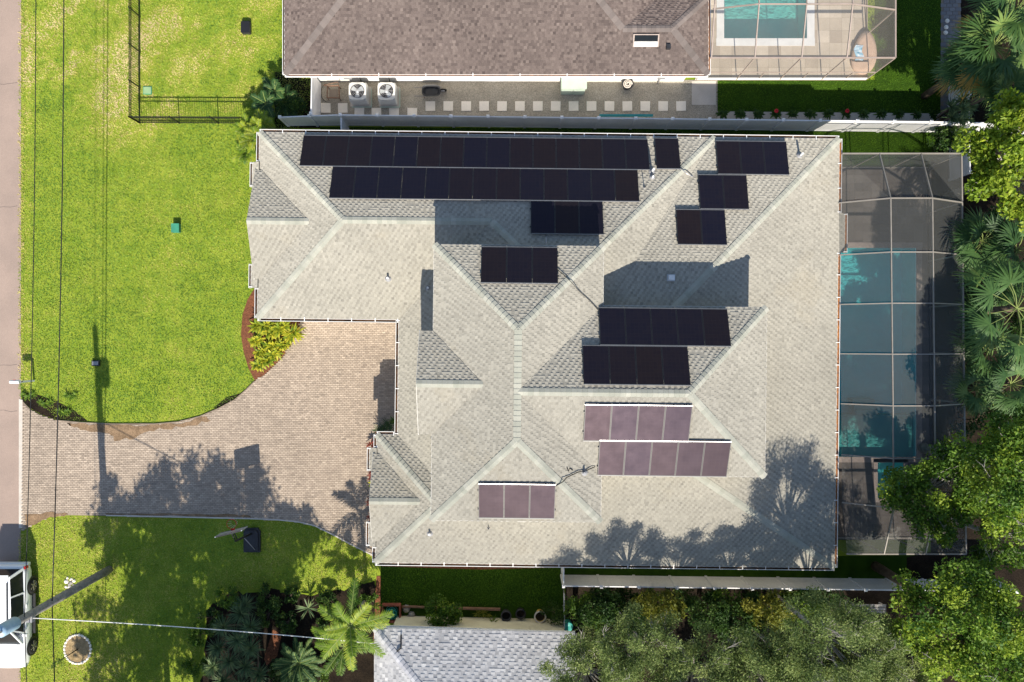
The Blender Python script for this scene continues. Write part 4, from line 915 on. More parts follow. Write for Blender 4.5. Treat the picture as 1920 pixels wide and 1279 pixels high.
for k in range(13):
    g = G(131 + rs.uniform(-8, 8), 1097 + rs.uniform(-14, 14)); r_ = rs.uniform(.05, .12); b = MB(); b.lathe(g, [(0, r_ * .8), (r_ * .6, r_ * .75), (r_, r_ * .35), (r_ * 1.05, 0)], 6, False); b.build('rock', M['stone' if k % 3 else 'bark_pale'], t)
# basketball hoop
g = G(474, 1012); t = thing('basketball_hoop', 'portable basketball hoop with black base beside the drive', 'basketball hoop', g)
bs = MB(); z = [(.0, 0), (.0, 0)]
P = [(-.42, -.6), (.42, -.6), (.42, .45), (.3, .62), (-.3, .62), (-.42, .45)]
lo = [(g.x + x, g.y + y) for x, y in P]; bs.prism(lo, 0, .16); bs.prism([(g.x + x * .8, g.y + y * .85) for x, y in P], .16, .26); bs.build('base', M['plast_dark'], t)
pt = g + Vector((.0, .35, .2)); e0 = pt + Vector((-.03, .2, 2.25)); e1 = Vector((-13.25, -9.1, 2.85))
b = MB(); b.tube([pt, e0], .05, 10); b.build('pole', M['cable'], t)
b = MB(); b.tube([e0 - Vector((0, 0, .25)), e1 - Vector((0, 0, .3))], .03, 8); b.tube([e0, e1], .03, 8); b.build('arm', M['cable'], t)
b = MB(); b.tube([g + Vector((.2, -.5, .2)), pt + Vector((-.05, 0, .9))], .02, 6); b.build('brace', M['lead'], t)
rz = math.radians(14); s = Vector((math.cos(rz), math.sin(rz), 0)); nrm = Vector((-math.sin(rz), math.cos(rz), 0)); bc = e1 + Vector((0, 0, .0)) + nrm * .08
b = MB(); b.bar(bc - s * .66, bc + s * .66, .04, .82); bd = b.build('backboard', M['metal_light'], t)
for k in (-1, 1):
    b = MB(); b.bar(bc - s * .6 + Vector((0, 0, k * .4)), bc + s * .6 + Vector((0, 0, k * .4)), .06, .05); b.build('trim', M['plast_dark'], bd)
b = MB(); rc = bc + nrm * .32 - Vector((0, 0, .25)); b.tube([rc + Vector((.23 * math.cos(a), .23 * math.sin(a), 0)) for a in np.linspace(0, 2 * math.pi, 21)], .014, 6); b.bar(bc - Vector((0, 0, .25)), bc + nrm * .1 - Vector((0, 0, .25)), .16, .08); b.build('rim', M['red'], t)
b = MB()
for i in range(10):
    a = 2 * math.pi * i / 10; b.tube([rc + Vector((.22 * math.cos(a), .22 * math.sin(a), 0)), rc + Vector((.15 * math.cos(a + .3), .15 * math.sin(a + .3), -.4))], .006, 4, False)
b.build('net', M['pvc'], t)
# AC units
def ac(px, py, label):
    g = G(px, py); t = thing('air_conditioner', label, 'air conditioner', g, 'air conditioners on the gravel'); s = .43; h_ = .86
    b = MB(); b.box(g + Vector((0, 0, .05)), (1.05, 1.0, .08)); b.build('pad', M['concrete'], t)
    b = MB(); b.box(g + Vector((0, 0, .09 + h_ / 2)), (2 * s - .04, 2 * s - .04, h_)); ca = b.build('casing', M['ac_side'], t)
    b = MB()
    for k in range(11): b.box(g + Vector((0, 0, .16 + k * .07)), (2 * s, 2 * s, .02))
    b.build('louvres', M['ac_metal'], ca)['kind'] = 'stuff'
    b = MB(); z = .09 + h_; n = 32; R = .355
    vs = []
    for k in range(n):
        a = 2 * math.pi * k / n; ca_, sa_ = math.cos(a), math.sin(a); m_ = max(abs(ca_), abs(sa_)); f_ = min(s / m_, s * 1.22)
        vs += [g + Vector((R * ca_, R * sa_, z + .03)), g + Vector((f_ * ca_, f_ * sa_, z + .02)), g + Vector((f_ * ca_, f_ * sa_, z - .06)), g + Vector((R * ca_, R * sa_, z - .2))]
    fs = []
    for k in range(n):
        q = (k + 1) % n; fs += [(4 * k, 4 * k + 1, 4 * q + 1, 4 * q), (4 * k + 1, 4 * k + 2, 4 * q + 2, 4 * q + 1), (4 * k + 3, 4 * k, 4 * q, 4 * q + 3)]
    b.add(vs, fs); b.build('top_panel', M['ac_metal'], t)
    b = MB(); b.lathe(g + Vector((0, 0, z + .004)), [(0, 0), (R, 0)], 28); b.build('shroud', M['plast_dark'], t)
    b = MB(); b.lathe(g + Vector((0, 0, z + .01)), [(0, .05), (.09, .04), (.1, 0)], 12); fan = b.build('fan', M['metal_light'], t)
    for k in range(3):
        a = k * 2 * math.pi / 3 + px; m = MB(); c_, s_ = math.cos(a), math.sin(a)
        pts = [(.08, -.06, .02), (.30, -.13, .0), (.325, .02, .025), (.29, .12, .045), (.08, .07, .045)]
        m.add([g + Vector((x * c_ - y * s_, x * s_ + y * c_, z + .01 + zz_)) for x, y, zz_ in pts], [(0, 1, 2, 3, 4)]); m.build('blade', M['metal_light'], fan)
    b = MB()
    for r_ in (.12, .2, .28, .35): b.tube([g + Vector((r_ * math.cos(a), r_ * math.sin(a), z + .07)) for a in np.linspace(0, 2 * math.pi, 25)], .004, 4, False)
    for k in range(8): a = k * math.pi / 4; b.tube([g + Vector((0, 0, z + .075)), g + Vector((.36 * math.cos(a), .36 * math.sin(a), z + .06))], .004, 4, False)
    b.build('fan_guard', M['rail'], t)
    f = MB(); e = g + Vector((.55, -.55, 0))
    for p_q in ((e, e + Vector((0, .95, 0))), (e, e + Vector((-1.0, 0, 0)))): f.bar(p_q[0] + Vector((0, 0, .12)), p_q[1] + Vector((0, 0, .12)), .05, .05)
    f.build('stand_frame', M['sage'], t)
    pp = MB(); pp.tube([g + Vector((.1, .4, .4)), g + Vector((.1, .62, .45)), g + Vector((.15, .66, 1.2))], .03, 8); pp.build('line_set', M['cable'], t)
ac(677, 182, 'air conditioner condenser next to the old chair frame'); ac(730, 182, 'air conditioner condenser next to the tipped wheelbarrow')
bpy.data.objects['air_conditioner']['label'] = 'air conditioner condenser next to the old chair frame'
# wheelbarrow leaning on its side
g = G(806, 176); t = thing('wheelbarrow', 'black wheelbarrow tipped against the white wall', 'wheelbarrow', g)
b = MB(); prof = []
rings = [((0, .30), (.34, .26), .08), ((0, .38), (.46, .33), .30), ((0, .40), (.49, .36), .36)]
vs = []; n = 20
for (c_, r0), (rx, ry), z in [((0, 0), (.33, .20), .30), ((0, 0), (.46, .28), .52), ((0, 0), (.48, .30), .54), ((0, 0), (.44, .26), .52), ((0, 0), (.31, .18), .33)]:
    for k in range(n):
        a = 2 * math.pi * k / n; e = abs(math.cos(a)) ** .6 * (1 if math.cos(a) > 0 else -1); f_ = abs(math.sin(a)) ** .6 * (1 if math.sin(a) > 0 else -1); vs.append(g + Vector((.12 + rx * e, ry * f_, z)))
b.add(vs, [(i * n + k, i * n + (k + 1) % n, (i + 1) * n + (k + 1) % n, (i + 1) * n + k) for i in range(4) for k in range(n)] + [tuple(4 * n + k for k in range(n))]); b.build('tray', M['plast_dark'], t)
for yy, dy in ((.24, .28), (-.2, -.02)):
    b = MB(); b.tube([g + Vector((-.75, yy - .05, .45)), g + Vector((.0, yy, .27)), g + Vector((.65, dy, .22))], .022, 8); b.build('handle', M['wood_pole'], t)
b = MB(); b.tube([g + Vector((-.28, .22, 0)), g + Vector((-.28, .22, .3)), g + Vector((-.28, -.2, .3)), g + Vector((-.28, -.2, 0))], .02, 8); b.build('leg', M['rust'], t)
b = MB(); wc = g + Vector((.68, .12, .19)); b.tube([wc + Vector((.15 * math.cos(a), 0, .15 * math.sin(a))) for a in np.linspace(0, 2 * math.pi, 19)], .045, 8); wl_ = b.build('wheel', M['rubber'], t)
b = MB(); b.tube([wc - Vector((0, .06, 0)), wc + Vector((0, .06, 0))], .1, 12); b.build('hub', M['rail'], wl_)
# old chair frame
g = G(628, 178); t = thing('chair_frame', 'old brown chair frame on the gravel by the gate panel', 'chair', g)
q = [(-.3, -.28), (.32, -.3), (.3, .32), (-.28, .3)]
for x, y in q:
    b = MB(); b.tube([g + Vector((x, y, 0)), g + Vector((x * .95, y * .95, .45))], .022, 6); b.build('leg', M['rust'], t)
b = MB()
for i in range(4): b.bar(g + Vector((*q[i], .45)), g + Vector((*q[(i + 1) % 4], .45)), .05, .04)
b.build('seat_frame', M['rust'], t)
b = MB(); b.box(g + Vector((.02, -.05, .43)), (.42, .4, .02)); b.build('seat', M['paver_joint'], t)
b = MB(); b.tube([g + Vector((-.28, .3, .45)), g + Vector((-.35, .2, .9)), g + Vector((.35, .35, .95)), g + Vector((.3, .32, .45))], .02, 6); b.build('backrest', M['rust'], t)
b = MB(); b.tube([g + Vector((-.4 + .3 * math.cos(a), .1 + .45 * math.sin(a), .03)) for a in np.linspace(1.2, 4.6, 14)], .015, 6); tag(b.build('garden_hose', M['cable']), 'loop of black hose beside the old chair frame', 'hose')
# sage cabinet
g = G(1073, 168); t = thing('storage_cabinet', 'pale sage green cabinet standing against the white wall', 'cabinet', g)
b = MB(); b.box(g + Vector((0, .12, .6)), (1.2, .72, 1.2)); b.build('body', M['sage'], t)
b = MB(); b.add([g + Vector((x, y, z)) for x, y, z in ((-.63, -.34, 1.2), (.63, -.34, 1.2), (.63, .5, 1.34), (-.63, .5, 1.34), (-.63, -.34, 1.15), (.63, -.34, 1.15), (.63, .5, 1.2), (-.63, .5, 1.2))], [(0, 1, 2, 3), (4, 0, 3, 7), (1, 5, 6, 2), (0, 4, 5, 1), (2, 6, 7, 3), (7, 6, 5, 4)]); b.build('lid', M['sage'], t)
for sx in (-.3, .3):
    b = MB(); b.box(g + Vector((sx, -.255, .58)), (.56, .03, 1.08)); d_ = b.build('door', M['sage'], t); b = MB(); b.box(g + Vector((sx * .25, -.285, .65)), (.03, .03, .14)); b.build('handle', M['rail'], d_)
# pot with coiled hose
g = G(1175, 162); t = thing('hose_pot', 'round pot with a pale coil against the white wall', 'pot', g)
b = MB(); b.lathe(g, [(.0, .02), (.2, .02), (.28, .38), (.30, .42), (.27, .42), (.24, .3), (0, .3)], 20); b.build('pot', M['plast_dark'], t)
b = MB(); b.tube([g + Vector(((.24 - .006 * i) * math.cos(i * .5), (.24 - .006 * i) * math.sin(i * .5), .33 + .003 * i)) for i in range(34)], .03, 6); b.build('coil', M['potrim'], t)
# wall bracket, meters
t = thing('wall_bracket', 'white bracket bar low on the brown roofed house wall', 'bracket', G(928, 153)); g = Vector((G(928, 150)[0], 13.2, .9))
b = MB(); b.tube([g + Vector((-.42, 0, 0)), g + Vector((-.42, -.25, 0)), g + Vector((.42, -.25, 0)), g + Vector((.42, 0, 0))], .03, 8); b.build('bar', M['white'], t)
for px, s_, lb in ((1233, .36, 'grey meter box on the brown roofed house wall'), (660, .4, 'small wall panel above the condenser by the old chair frame')):
    g = Vector((G(px, 150)[0], 13.09, 1.2)); t = thing('wall_box', lb, 'wall box', (g.x, g.y, 0)); b = MB(); b.box(g, (s_, .2, .5)); b.build('body', M['lead'], t); b = MB(); b.tube([g - Vector((0, 0, .25)), Vector((g.x, g.y, 0))], .03, 8); b.build('conduit', M['lead'], t)
# stepping stones
ps = None
xs_ = [(611, 203), (643, 203), (674, 211), (706, 212), (739, 212), (773, 212)] + [(807 + i * 33.55, 199.5) for i in range(15)]
ords = ['first', 'second', 'third', 'fourth', 'fifth', 'sixth', 'seventh', 'eighth', 'ninth', 'tenth', 'eleventh', 'twelfth', 'thirteenth', 'fourteenth', 'fifteenth', 'sixteenth', 'seventeenth', 'eighteenth', 'nineteenth', 'twentieth', 'last']
for i, (px, py) in enumerate(xs_):
    g = G(px, py); g.z = .016
    if ps is None:
        b = MB(); h_ = .245; e = .012
        b.add([(x * h_, y * h_, -.02) for x, y in ((-1, -1), (1, -1), (1, 1), (-1, 1))] + [(x * h_, y * h_, .03) for x, y in ((-1, -1), (1, -1), (1, 1), (-1, 1))] + [(x * (h_ - e), y * (h_ - e), .04) for x, y in ((-1, -1), (1, -1), (1, 1), (-1, 1))],
              [(8, 9, 10, 11)] + [(a_, (a_ + 1) % 4, 4 + (a_ + 1) % 4, 4 + a_) for a_ in range(4)] + [(4 + a_, 4 + (a_ + 1) % 4, 8 + (a_ + 1) % 4, 8 + a_) for a_ in range(4)])
        ps = b.build('stepping_stone', M['stone']); o = ps
    else: o = ps.copy(); COL.objects.link(o)
    o.location = g; o.rotation_euler = (0, 0, .02 * math.sin(i * 2.3)); tag(o, 'square cream stepping stone on gravel, %s from the white gate panel' % ords[i], 'stepping stone', 'stepping stones in the gravel yard')
# teal pool pole behind the fence
b = MB(); b.box((5.55, 10.96, 1.78), (2.6, .1, .14)); tag(b.build('pool_float', M['teal']), 'teal foam float hooked behind the long white fence', 'float')
# oval lounger + towel in the tan cage
g = G(1617, 102); t = thing('oval_lounger', 'tan leaf shaped lounger on the travertine deck', 'lounger', g)
b = MB(); vs = []; n = 28
for s_, z in ((.9, .05), (1.0, .2), (.97, .3), (.7, .36), (.25, .34)):
    for k in range(n):
        a = 2 * math.pi * k / n; x, y = .62 * math.cos(a), 1.12 * math.sin(a); x *= 1 - .25 * (y / 1.12); vs.append(g + Vector((x * s_ + .1 * y, y * s_, z)))
b.cs = True; b.add(vs, [(i * n + k, i * n + (k + 1) % n, (i + 1) * n + (k + 1) % n, (i + 1) * n + k) for i in range(4) for k in range(n)] + [tuple(4 * n + k for k in range(n))]); b.build('cushion', M['tan'], t)
b = MB(); b.tube([g + Vector((.55 * math.cos(a) + .08, .95 * math.sin(a), .08)) for a in np.linspace(0, 2 * math.pi, 25)], .05, 8); b.build('base', M['rust'], t)
b = MB(); vs = []
for i in range(8):
    for j in range(5): vs.append(g + Vector((-.55 + j * .1 + .06 * math.sin(i), -.45 + i * .11, .40 + .02 * math.sin(i * 2 + j))))
b.add(vs, [(i * 5 + j, i * 5 + j + 1, i * 5 + j + 6, i * 5 + j + 5) for i in range(7) for j in range(4)]); tag(b.build('towel', M['blue_towel']), 'blue and white towel on the tan lounger', 'towel')
# garden corner by the grey roofed house
g = G(735, 1147); t = thing('hose_box', 'open red timber box holding a coiled hose', 'box', g)
for c_, d_ in (((0, .42), (.95, .07)), ((0, -.42), (.95, .07)), ((-.44, 0), (.07, .77)), ((.44, 0), (.07, .77))):
    b = MB(); b.box(g + Vector((*c_, .17)), (*d_, .34)); b.build('board', M['redwood'], t)
b = MB(); b.tube([g + Vector(((.3 - .002 * i + .05 * math.sin(i * .31)) * math.cos(i * .45), (.33 - .002 * i + .05 * math.cos(i * .23)) * math.sin(i * .45), .1 + .004 * i)) for i in range(80)], .018, 6); tag(b.build('garden_hose', M['hose']), 'teal hose coiled in the red timber box', 'hose')
for k, (px, py, h_, r0, r1, m, lb) in enumerate(((949, 1149, .5, .2, .26, 'plast_dark', 'black plant pot beside the long timber edging'), (976, 1146, .45, .2, .25, 'pframe', 'dark pot between the black and yellow pots'), (1012, 1149, .62, .2, .29, 'yellow', 'tall yellow glazed pot with pale rim'))):
    g = G(px, py); t = thing('plant_pot', lb, 'pot', g); b = MB(); b.lathe(g, [(0, 0), (r0, 0), (r1, h_), (r1 - .04, h_), (r1 - .06, h_ - .1), (0, h_ - .12)], 22); b.build('pot', M[m], t)
    b = MB(); b.lathe(g, [(r1 + .015, h_ - .05), (r1 + .02, h_ + .01), (r1 - .05, h_ + .01)], 22); b.build('rim', M['potrim' if m == 'yellow' else m], t); b = MB(); b.lathe(g, [(0, h_ - .1), (r1 - .05, h_ - .1)], 18); b.build('soil', M['shade_toned_dirt'], t)
b = MB(); b.bar(G(868, 1139) + Vector((0, 0, .12)), G(938, 1141) + Vector((0, 0, .12)), .08, .24); tag(b.build('timber_edging', M['rust']), 'long timber edging board in front of the cream wall', 'timber')
b = MB(); b.bar(G(755, 1136) + Vector((0, 0, .1)), G(866, 1139) + Vector((0, 0, .1)), .07, .18); tag(b.build('timber_edging', M['rust']), 'timber edging board in front of the round shrub', 'timber')
for i, (px, py) in enumerate(((762, 1141), (772, 1152), (766, 1158))):
    b = MB(); g = G(px, py); r_ = .2 - .03 * i; b.lathe(g, [(0, .16), (r_ * .6, .14), (r_, .07), (r_ * 1.05, 0)], 7, False); tag(b.build('rock', M['bark_pale']), ['largest grey garden rock by the hose box', 'middle grey garden rock by the hose box', 'smallest grey garden rock by the hose box'][i], 'rock')
g = G(1064, 1168); b = MB(); b.lathe(g, [(0, 0), (.2, 0), (.24, .55), (.2, .56), (0, .5)], 14); tag(b.build('garden_bin', M['teal']), 'teal bin beside the thin wire fence', 'bin')
g = G(1580, 1115); t = thing('garden_bench', 'weathered timber bench in the dark gap behind the fence', 'bench', G(1622, 1136)); g = G(1622, 1136)
for k in range(3): b = MB(); b.box(g + Vector((0, -.16 + k * .16, .45)), (1.7, .13, .04)); b.build('slat', M['wood_pole'], t)
for sx in (-.7, .7): b = MB(); b.box(g + Vector((sx, 0, .215)), (.08, .4, .43)); b.build('leg', M['wood_pole'], t)
for i, (px, py) in enumerate(((1775, 40), (1773, 52), (1772, 62))):
    g = G(px, py); b = MB(); b.lathe(g + Vector((0, 0, .03)), [(0, .1), (.07, .09), (.11, .04), (.11, 0)], 8, False); tag(b.build('rock', M['stone']), ['largest', 'middle', 'smallest'][i] + ' of the three pale rocks on the slate path', 'rock')

# ------------------------------------------------------------------ white SUV at the roadside
def suv(loc, label):
    t = thing('parked_car', label, 'car', loc); L0 = Vector(loc)
    # stations along y (rear +, front -): (y, half width at belt, belt z, bottom z, top z of body at centre)
    st = [(2.58, .80, .95, .45, .98), (2.50, .93, 1.02, .38, 1.06), (2.2, .985, 1.05, .32, 1.10), (1.0, 1.0, 1.04, .30, 1.09), (-.6, 1.0, 1.03, .30, 1.08), (-1.1, .995, 1.02, .30, 1.12), (-1.7, .98, 1.00, .32, 1.13), (-2.25, .94, .92, .34, 1.02), (-2.50, .84, .80, .36, .88), (-2.62, .66, .68, .42, .72)]
    vs = []; ring = 14
    for y, w, zb, z0, zt in st:
        prof = [(0, z0), (w * .85, z0), (w * .97, z0 + .12), (w, (z0 + zb) / 2), (w * .985, zb - .1), (w * .93, zb), (w * .55, zt - .012), (0, zt)]
        pr = prof + [(-x, z) for x, z in prof[-2:0:-1]]
        vs += [L0 + Vector((x, y, z)) for x, z in pr]
    n = len(prof) * 2 - 2; b = MB(); b.cs = True
    b.add(vs, [(i * n + k, i * n + (k + 1) % n, (i + 1) * n + (k + 1) % n, (i + 1) * n + k) for i in range(len(st) - 1) for k in range(n)] + [tuple(range(n))[::-1], tuple((len(st) - 1) * n + k for k in range(n))]); body = b.build('body', M['carpaint'], t)
    # glass house: frame corners belt -> roof
    gh = [(2.42, .90, 1.06, 2.20, .72), (1.25, .93, 1.06, 1.25, .76), (.1, .94, 1.06, .1, .775), (-.75, .94, 1.06, -.35, .76), (-1.25, .90, 1.08, -.40, .70)]
    zr_ = 1.86
    b = MB(); b.cs = True; vs = []
    for y, wb, zb, yt, wt in gh:
        vs += [L0 + Vector(p) for p in ((wb, y, zb), (wt, yt, zr_ - .05), (wt * .8, yt, zr_), (0, yt, zr_ + .025), (-wt * .8, yt, zr_), (-wt, yt, zr_ - .05), (-wb, y, zb))]
    fs = []
    for i in range(3):
        for k in (1, 2, 3, 4): fs.append((i * 7 + k, i * 7 + k + 1, (i + 1) * 7 + k + 1, (i + 1) * 7 + k))
    b.add(vs, fs); roof = b.build('roof', M['carpaint'], t)
    for s in (-1, 1):
        for i in range(3):
            (ya, wa, za, yat, wat), (yb, wb, zb, ybt, wbt) = gh[i], gh[i + 1]; m = MB()
            m.add([L0 + Vector(p) for p in ((s * wa, ya - .09, za), (s * wb, yb + .05, zb), (s * wbt, ybt + .05, zr_ - .07), (s * wat, yat - .07, zr_ - .07))], [(0, 1, 2, 3)]); m.build('side_window', M['carglass'], t)
        for i in range(4):
            y, wb, zb, yt, wt = gh[i]; m = MB(); m.bar(L0 + Vector((s * (wb - .01), y, zb - .03)), L0 + Vector((s * (wt - .005), yt, zr_ - .04)), .05, .07 if i else .13, Vector((0, 1, 0))); m.build('pillar', M['carpaint'], roof)
        m = MB(); m.bar(L0 + Vector((s * .64, 2.0, zr_ + .04)), L0 + Vector((s * .66, -.15, zr_ + .05)), .045, .05); m.build('roof_rail', M['plast_dark'], roof)
        m = MB(); m.add([L0 + Vector((s * x, y, z)) for x, y, z in ((.98, -.82, 1.1), (1.2, -.86, 1.1), (1.22, -.74, 1.12), (1.0, -.7, 1.12), (.98, -.82, 1.28), (1.2, -.86, 1.27), (1.22, -.74, 1.27), (1.0, -.7, 1.28))], [(0, 1, 2, 3), (4, 5, 6, 7), (0, 1, 5, 4), (1, 2, 6, 5), (2, 3, 7, 6), (3, 0, 4, 7)]); m.build('wing_mirror', M['carpaint'], t)
        m = MB(); m.box(L0 + Vector((s * .93, 2.47, .86)), (.10, .12, .26)); m.build('tail_light', M['lamp_red'], t)
        m = MB(); m.box(L0 + Vector((s * .74, -2.44, .74)), (.3, .16, .14)); m.build('headlight', M['lamp_clear'], t)
        for yy in (.55, -.45):
            m = MB(); m.box(L0 + Vector((s * 1.0, yy, .93)), (.03, .18, .035)); m.build('door_handle', M['carpaint'], t)
        m = MB(); m.bar(L0 + Vector((s * 1.02, 1.0, .33)), L0 + Vector((s * 1.02, -1.0, .33)), .16, .06); m.build('side_step', M['plast_dark'], t)
        for yy in (1.42, -1.62):
            c_ = L0 + Vector((s * .90, yy, .40)); m = MB(); m.tube([c_ - Vector((s * .16, 0, 0)), c_ + Vector((s * .105, 0, 0))], .475, 26); m.build('wheel_arch', M['plast_dark'], t)
            m = MB(); n2 = 26
            m.cs = True; vs = []
            for x, r in ((-.12, .24), (-.12, .36), (-.07, .40), (.09, .40), (.14, .36), (.14, .25)):
                vs += [c_ + Vector((s * x, r * math.cos(2 * math.pi * k / n2), r * math.sin(2 * math.pi * k / n2))) for k in range(n2)]
            m.add(vs, [(i * n2 + k, i * n2 + (k + 1) % n2, (i + 1) * n2 + (k + 1) % n2, (i + 1) * n2 + k) for i in range(5) for k in range(n2)]); wh = m.build('wheel', M['rubber'], t)
            m = MB(); m.tube([c_ + Vector((s * .05, 0, 0)), c_ + Vector((s * .12, 0, 0))], .07, 12)
            for k in range(6):
                a = k * math.pi / 3; m.bar(c_ + Vector((s * .11, .05 * math.cos(a), .05 * math.sin(a))), c_ + Vector((s * .115, .25 * math.cos(a), .25 * math.sin(a))), .04, .09, Vector((1, 0, 0)))
            m.tube([c_ + Vector((s * .11, .25 * math.cos(a), .25 * math.sin(a))) for a in np.linspace(0, 2 * math.pi, 27)], .022, 6, False); m.build('rim', M['rim'], wh)
    m = MB(); (ya, wa, za, yat, wat), (yb, wb, zb, ybt, wbt) = gh[3], gh[4]
    m.add([L0 + Vector(p) for p in ((-.84, -1.3, 1.09), (.84, -1.3, 1.09), (.70, -.42, zr_ - .05), (-.70, -.42, zr_ - .05))], [(0, 1, 2, 3)]); m.build('windshield', M['carglass'], t)
    for s in (-1, 1):
        m = MB(); m.bar(L0 + Vector((s * .88, -1.28, 1.06)), L0 + Vector((s * .735, -.38, zr_ - .04)), .07, .07); m.build('pillar', M['carpaint'], roof)
    m = MB(); m.add([L0 + Vector(p) for p in ((-.80, 2.44, 1.1), (.80, 2.44, 1.1), (.66, 2.23, zr_ - .08), (-.66, 2.23, zr_ - .08))], [(0, 1, 2, 3)]); m.build('rear_window', M['carglass'], t)
    m = MB(); m.box(L0 + Vector((0, 2.20, zr_ - .01)), (1.35, .28, .04)); m.build('spoiler', M['carpaint'], roof)
    m = MB(); m.box(L0 + Vector((0, 2.55, .55)), (1.8, .14, .22)); m.build('bumper', M['carpaint'], t)
    m = MB(); m.box(L0 + Vector((0, -2.57, .62)), (1.0, .08, .18)); m.build('grille', M['plast_dark'], t)
suv((-25.12, -13.72, .0), 'white SUV parked half on the verge beside the utility pole')
# ------------------------------------------------------------------ vegetation machinery
rv = np.random.default_rng(41)
def unit(n, rng, up=0.0):
    v = rng.normal(size=(n, 3)); v[:, 2] = v[:, 2] * (1 - .3 * (up > 0)) + up; return v / np.linalg.norm(v, axis=1)[:, None]
def leaf_mesh(P, size, tone, rng, up=.8, aspect=.55, jitter=.35):
    n = len(P); N = unit(n, rng, up); T = np.cross(N, unit(n, rng)); T /= np.linalg.norm(T, axis=1)[:, None] + 1e-9; B = np.cross(N, T)
    s = (size * rng.uniform(1 - jitter, 1 + jitter, n))[:, None]
    V = np.stack([P - T * s * .5, P + B * s * aspect * .5 - T * s * .05, P + T * s * .5 - N * s * .08, P - B * s * aspect * .5 - T * s * .05], 1).reshape(-1, 3)
    return V, (np.arange(n) * 4)[:, None] + np.arange(4)[None], tone
def clump_points(rng, C, R, per, tones, shell=.55, flat=.75):
    P, T = [], []
    for c, r, tn in zip(C, R, tones):
        d = unit(per, rng, .25); rad = r * (shell + (1 - shell) * rng.random(per)) * np.where(rng.random(per) < .25, rng.random(per), 1)
        P.append(c + d * rad[:, None] * np.array([1, 1, flat])); T.append(np.clip(tn + rng.normal(0, .17, per), 0, 1))
    return np.concatenate(P), np.concatenate(T)
def crown_clumps(rng, c, rad, n, cr, bottom=-.35):
    C = []; tries = 0
    while len(C) < n and tries < n * 60:
        tries += 1; d = unit(1, rng, .15)[0]
        if d[2] < bottom: continue
        p = np.array(c) + d * np.array(rad) * rng.uniform(.5, 1.0)
        if all(np.linalg.norm(p - q) > cr * .62 for q in C): C.append(p)
    return np.array(C)
def tree(name, label, base, crown_c, rad, nclump, cr, per, leaf, mt, bark='bark', trunk_r=.18, group=None, bare=0, aspect=.55, shell=.5, tspread=.2, cat='tree', tmean=.5):
    rng = rv; base = Vector(base); t = thing(name, label, cat, base, group)
    C = crown_clumps(rng, crown_c, rad, nclump, cr); R = rng.uniform(.75, 1.25, len(C)) * cr; tones = np.clip(rng.normal(tmean, tspread, len(C)), 0.05, .95)
    P, T = clump_points(rng, C, R, per, tones, shell)
    V, Fc, T = leaf_mesh(P, leaf, T, rng, aspect=aspect)
    cr_o = link('crown', mesh_np(V - np.array(base), Fc, M[mt], T, name='crown'), t)
    mb = MB(); fork = Vector(crown_c) - Vector((0, 0, rad[2] * .55)); fork.z = max(fork.z, base.z + .4)
    mb.tube([base - Vector((0, 0, .1)), base + (fork - base) * .5 + Vector((.06, -.05, 0)), fork], [trunk_r * 1.15, trunk_r * .9, trunk_r * .75], 9); mb.build('trunk', M[bark], t)
    br = MB()
    for i in rng.permutation(len(C))[:max(6, len(C) * 2 // 3)]:
        q = Vector(C[i]); m_ = fork + (q - fork) * .5 + Vector((0, 0, .12 * (q - fork).length)) * .5
        br.tube([fork, m_, q], [trunk_r * .42, trunk_r * .25, trunk_r * .06], 6, False)
        for k in range(3):
            e = q + Vector(unit(1, rng, .3)[0]) * cr * .9; br.tube([m_ + (q - m_) * .6, e], [trunk_r * .12, .006], 5, False)
    br.build('branches', M[bark], t)['kind'] = 'stuff'
    if bare:
        bb = MB()
        for k in range(bare):
            q = Vector(C[rng.integers(len(C))]); dd = Vector(unit(1, rng, .5)[0]); e = q + dd * cr * 1.5; bb.tube([q, (q + e) / 2 + Vector(unit(1, rng)[0]) * .12, e], [.022, .015, .004], 5, False)
            for j in range(4):
                s_ = q + (e - q) * rng.uniform(.3, .9); bb.tube([s_, s_ + (dd + Vector(unit(1, rng)[0]) * .9) * cr * .45], [.01, .003], 4, False)
        bb.build('bare_twigs', M['bark_pale'], t)['kind'] = 'stuff'
    return t
def blades(rng, O, D, L, W, droop, tone, seg=3, N=None):
    """strap leaves: origin O, direction D, length L, width W, droop; returns verts, quads, tones"""
    n = len(O); D = D / np.linalg.norm(D, axis=1)[:, None]; z = np.array([0, 0, 1.0])
    S = np.cross(D, z) if N is None else np.cross(D, N); S /= np.linalg.norm(S, axis=1)[:, None] + 1e-6
    rows = []
    prof = {2: (.7, 1, .06), 3: (.6, 1, .75, .05), 4: (.5, .9, 1, .65, .04)}[seg]
    for k in range(seg + 1):
        s = k / seg; c = O + D * (L * s)[:, None] - z * (droop * L * s * s)[:, None]; w = (W * prof[k] / 2)[:, None]
        rows.append(np.stack([c - S * w, c + S * w], 1))
    V = np.stack(rows, 1).reshape(-1, 3); m = (seg + 1) * 2
    b = (np.arange(n) * m)[:, None]; F_ = np.concatenate([b + np.array([2 * k, 2 * k + 1, 2 * k + 3, 2 * k + 2]) for k in range(seg)], 0)
    return V, F_, np.tile(tone, seg)
class Acc:
    def __init__(s): s.V = []; s.F = []; s.T = []; s.n = 0
    def add(s, V, Fc, T): s.V.append(V); s.F.append(Fc + s.n); s.T.append(T); s.n += len(V)
    def obj(s, name, m, parent, org): 
        return link(name, mesh_np(np.concatenate(s.V) - np.array(org), np.concatenate(s.F), M[m], np.concatenate(s.T), name=name), parent)
